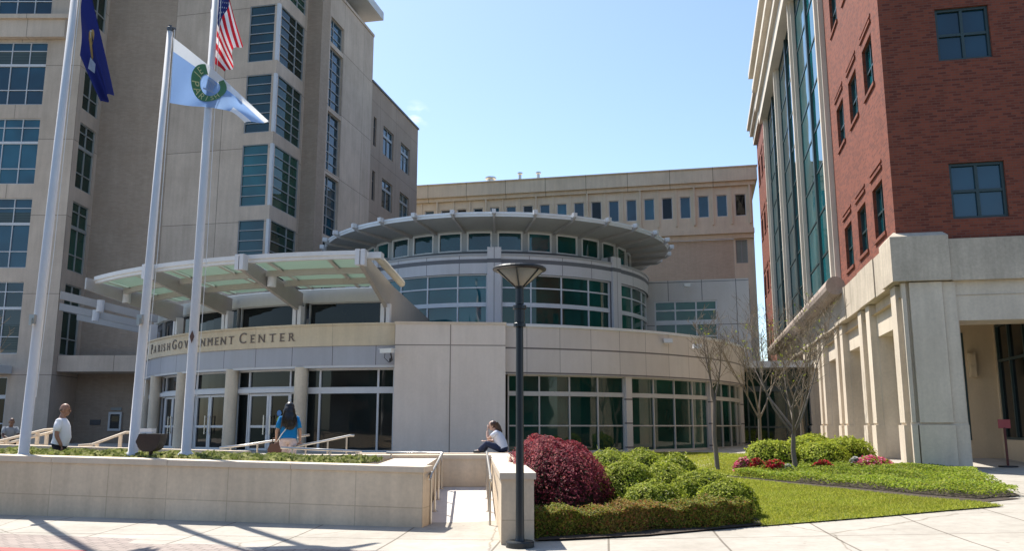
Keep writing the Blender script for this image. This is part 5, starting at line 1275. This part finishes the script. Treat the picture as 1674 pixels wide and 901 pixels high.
for i in range(20000):
    s = rng.uniform(1.6, 13.5); d = -rng.uniform(.55, 2.5); cl = 0.5 + 0.5 * math.sin(s * 4.3 + d * 2) * math.sin(d * 5.1 + s)
    if rng.random() > 0.12 + 0.8 * cl: continue
    b = Vector(FW(s, d, 0.95)); a = rng.uniform(0, 6.28); h = rng.uniform(.05, .10) * (0.6 + cl)
    o_ = Vector((math.cos(a), math.sin(a), 0)); e_ = Vector((-o_.y, o_.x, 0)) * 0.0055
    mb.quad([b - e_, b + e_, b + o_ * h * .5 + e_ * .8 + Vector((0, 0, h)), b + o_ * h * 1.1 + Vector((0, 0, h * .8))])
tag(mb.build('planter_grass', leafy('liriope', [(0, (0.10, 0.13, 0.03)), (.5, (.26, .29, .08)), (1, (.48, .46, .22))], .5, .3)), 'tufted grassy ground cover in the flagpole planter', 'ground cover', kind='stuff')
# shrubs and flowers by the bare tree
RS = [(1262, 765, 48, 24.0, 0.74, 'pale green rounded shrub left of the bare tree, above the pink flowers'),
      (1320, 768, 40, 25.4, 0.74, 'pale green rounded shrub just behind the bare tree'),
      (1345, 770, 46, 23.6, 0.68, 'dark-fronted rounded shrub right of the bare tree above red flowers'),
      (1385, 768, 46, 24.6, 0.72, 'rounded shrub nearest the limestone arcade'),
      (1330, 752, 46, 28.0, 0.66, 'rounded shrub farthest back in the group at the bare tree')]
for i, (x, yb, wpx, Y, h, lab) in enumerate(RS):
    X = (x - 837) / 1432 * Y; r_ = wpx / 1425 * Y
    shrub('rounded_shrub', lab, X, Y, gz(X, Y) - 0.02, r_, r_ * .95, h, 4500, 0.07, lf_yel, 60 + i, 2.3, 'rounded shrubs around the bare tree')
def flowers(label, x, Y, wpx, h, mat, seed, name='flower_clump'):
    X = (x - 837) / 1432 * Y; r_ = 1.35 * wpx / 1425 * Y; h *= 1.25; rng = random.Random(seed); mb = MB(); zb = gz(X, Y)
    for i in range(1100):
        a = rng.uniform(0, 6.28); q = rng.random() ** .5; z = zb + h * (1 - .6 * q * q) * rng.random() ** .35
        m = 0 if rng.random() < .62 else 1
        leaf_quad(mb, Vector((X + r_ * q * math.cos(a), Y + r_ * .6 * q * math.sin(a), z)), Vector((rng.gauss(0, .5), rng.gauss(0, .5) - .4, 1)).normalized(), .075, rng, m, .9)
    tag(mb.build(name, [mat, lf_cov], loc=(X, Y, zb)), label, 'flowers', 'flower clumps around the bare tree')
flowers('pink flower clump at the left end of the flower bed', 1217, 22.6, 14, .32, fl_pink, 1)
flowers('red flower clump beside the pink one, left of the bare tree', 1236, 22.5, 13, .3, fl_red, 2)
flowers('red flower clump close to the trunk of the bare tree', 1266, 22.0, 16, .3, fl_red, 3)
flowers('small white flower clump at the foot of the bare tree', 1287, 21.9, 7, .2, fl_white, 4)
flowers('red flower clump under the dark-fronted shrub', 1345, 22.0, 14, .26, fl_red, 5)
flowers('white flower clump left of the long pink clump', 1398, 22.3, 8, .28, fl_white, 6)
flowers('long pink flower clump in front of the limestone arcade', 1425, 22.3, 28, .30, fl_pink, 7)
# ------------------------------------------------------------------ bare trees
def bare_tree(label, x, y, zb, h, fork, r0, limbs, seed, spread_=0.55, lean=(0, 0), buds=60, group='bare trees on the lawn'):
    rng = random.Random(seed); t = thing('bare_tree', label, 'tree', (x, y, zb), group)
    tr = MB(); cr = MB(); lv = MB()
    def grow(p, d, L, r_, lev):
        n = 6; pts = [p]; rad = [r_]; q = p.copy(); dd = d.copy()
        for i in range(n):
            dd = (dd + Vector((rng.gauss(0, .09), rng.gauss(0, .09), .10 if lev < 3 else .02))).normalized(); q = q + dd * L / n
            pts.append(q.copy()); rad.append(max(.004, r_ * (1 - .75 * (i + 1) / n)))
        (tr if lev < 2 else cr).tube(pts, rad, 7 if lev < 2 else 4, cap=False)
        if lev < 4:
            k = (4, 6, 5, 3)[lev] if lev else 5
            for i in range(k):
                f = rng.uniform(.25, .98); j = min(n - 1, int(f * n)); b = pts[j].lerp(pts[j + 1], f * n - j)
                a = rng.uniform(0, 6.28); side = Vector((math.cos(a), math.sin(a), rng.uniform(-.1, .6))).normalized()
                grow(b, (dd * .75 + side * .75).normalized(), L * rng.uniform(.32, .58), max(.005, rad[j] * .55), lev + 1)
        elif rng.random() < buds / 400:
            for _ in range(2): leaf_quad(lv, pts[-1] + Vector((rng.gauss(0, .03), rng.gauss(0, .03), rng.gauss(0, .03))), Vector((rng.gauss(0, 1), rng.gauss(0, 1), rng.gauss(0, 1))).normalized(), .06, rng)
    top = Vector((x + lean[0], y + lean[1], zb + fork)); b = Vector((x, y, zb - .05)); m_ = b.lerp(top, .5) + Vector((rng.gauss(0, .03), rng.gauss(0, .03), 0))
    tr.tube([b, b + Vector((0, 0, .12)), m_, top], [r_ * r0 for r_ in (1.45, 1.1, .95, .85)], 9, cap=False)
    for i in range(limbs):
        a = 6.28 * i / limbs + rng.uniform(-.4, .4); d = Vector((math.cos(a) * spread_, math.sin(a) * spread_, 1)).normalized()
        grow(top - Vector((0, 0, rng.uniform(0, .25))), d, (h - fork) * rng.uniform(.75, 1.05), r0 * .52, 1)
    tr.build('trunk', M['bark'], t, smooth=True); cr.build('crown', M['twig'], t, smooth=True)
    if lv.v: lv.build('young_leaves', lf_yel, t)
def tree_at(label, px_, Y, h, fork, r0, limbs, seed, **k):
    X = (px_ - 837) / 1434 * Y; bare_tree(label, X, Y, gz(X, Y), h, fork, r0, limbs, seed, **k)
tree_at('broad bare tree with many twigs among the flowers, largest of the bare trees', 1301, 22.3, 4.1, 1.1, .062, 6, 11, spread_=0.85)
tree_at('slender upright bare tree in front of the rotunda glass', 1173, 23.6, 3.9, 1.9, .06, 3, 12, spread_=0.32, buds=25)
tree_at('thin bare tree close to the end of the rotunda wall', 1246, 29.0, 4.4, 1.4, .06, 4, 13, spread_=0.6, buds=25)
tree_at('thin bare tree in front of the green glass link', 1314, 29.5, 4.6, 1.5, .06, 4, 14, spread_=0.5, buds=25)
bare_tree('bare tree at the left edge, only its twig tips in view', -12.9, 19.5, 0.44, 3.0, 1.4, .05, 3, 15, spread_=0.9, buds=0, group=None)

# ------------------------------------------------------------------ across the street: what the glass mirrors
ob = thing('office_building', 'long brown brick office block across the street', 'office building', (0, -44, -0.1))
OB = Line((-60, -40), (1, 0), (0, 1)); mb = MB()
hs = [(4 + 6 * i, 7.6 + 6 * i, 1.0 + 4 * j, 3.4 + 4 * j) for i in range(19) for j in range(3)]
mb.wall(OB, 0, 120, -0.2, 13.5, hs, 0.2); mb.quad([(-60, -40, 13.5), (60, -40, 13.5), (60, -60, 13.5), (-60, -60, 13.5)]); mb.build('wall', tiled('dark_brick', (0.11, 0.065, 0.045), (0.08, 0.05, 0.036), (0.1, 0.08, 0.06), 0.25, 0.085, 0.01, amount=0.2), ob)
mb = MB()
for a, b, c, e in hs: mb.box(OB, a, b, -0.2, -0.15, c, e)
tag(mb.build('window_glass', M['glass_dark'], ob), kind='stuff')
lf_oak = leafy('leaf_oak', [(0, (0.02, 0.035, 0.01)), (.6, (.05, .08, .02)), (1, (.09, .12, .03))], .6, .3)
for i, (x, y, h, r_) in enumerate(((-22, -17, 9, 5.5), (-11, -20, 10, 6), (1, -18, 9.5, 5.5), (12, -21, 10.5, 6.2), (24, -18, 9, 5.5))):
    tx = thing('street_tree', ('full leafy oak across the street, far left', 'tall leafy oak across the street, left of centre', 'leafy oak across the street, straight behind', 'tallest leafy oak across the street, right of centre', 'full leafy oak across the street, far right')[i], 'tree', (x, y, -.1), 'leafy oaks across the street')
    rng = random.Random(300 + i); mb = MB(); mb.tube([(x, y, -.2), (x + .2, y, 2.5), (x, y, h * .6)], [.35, .28, .12], 8)
    for k in range(7):
        a = k * .9; mb.tube([(x + .15, y, 2.4 + .25 * k), (x + r_ * .6 * math.cos(a), y + r_ * .6 * math.sin(a), h * .55 + .3 * k)], [.14, .05], 6)
    mb.build('trunk', M['bark'], tx); mb = MB(); cl = [(rng.uniform(-.75, .75) * r_, rng.uniform(-.75, .75) * r_, rng.uniform(.42, .85) * h, rng.uniform(.25, .42) * r_) for _ in range(22)]
    for k in range(3600):
        cx, cy, cz, cr_ = cl[k % 22]; d = Vector((rng.gauss(0, 1), rng.gauss(0, 1), rng.gauss(0, 1))).normalized() * cr_ * rng.random() ** .4
        leaf_quad(mb, Vector((x + cx, y + cy, cz)) + d, (d.normalized() + Vector((rng.gauss(0, .5), rng.gauss(0, .5), rng.gauss(0, .5) + .3))).normalized(), .42, rng)
    mb.build('crown', lf_oak, tx)
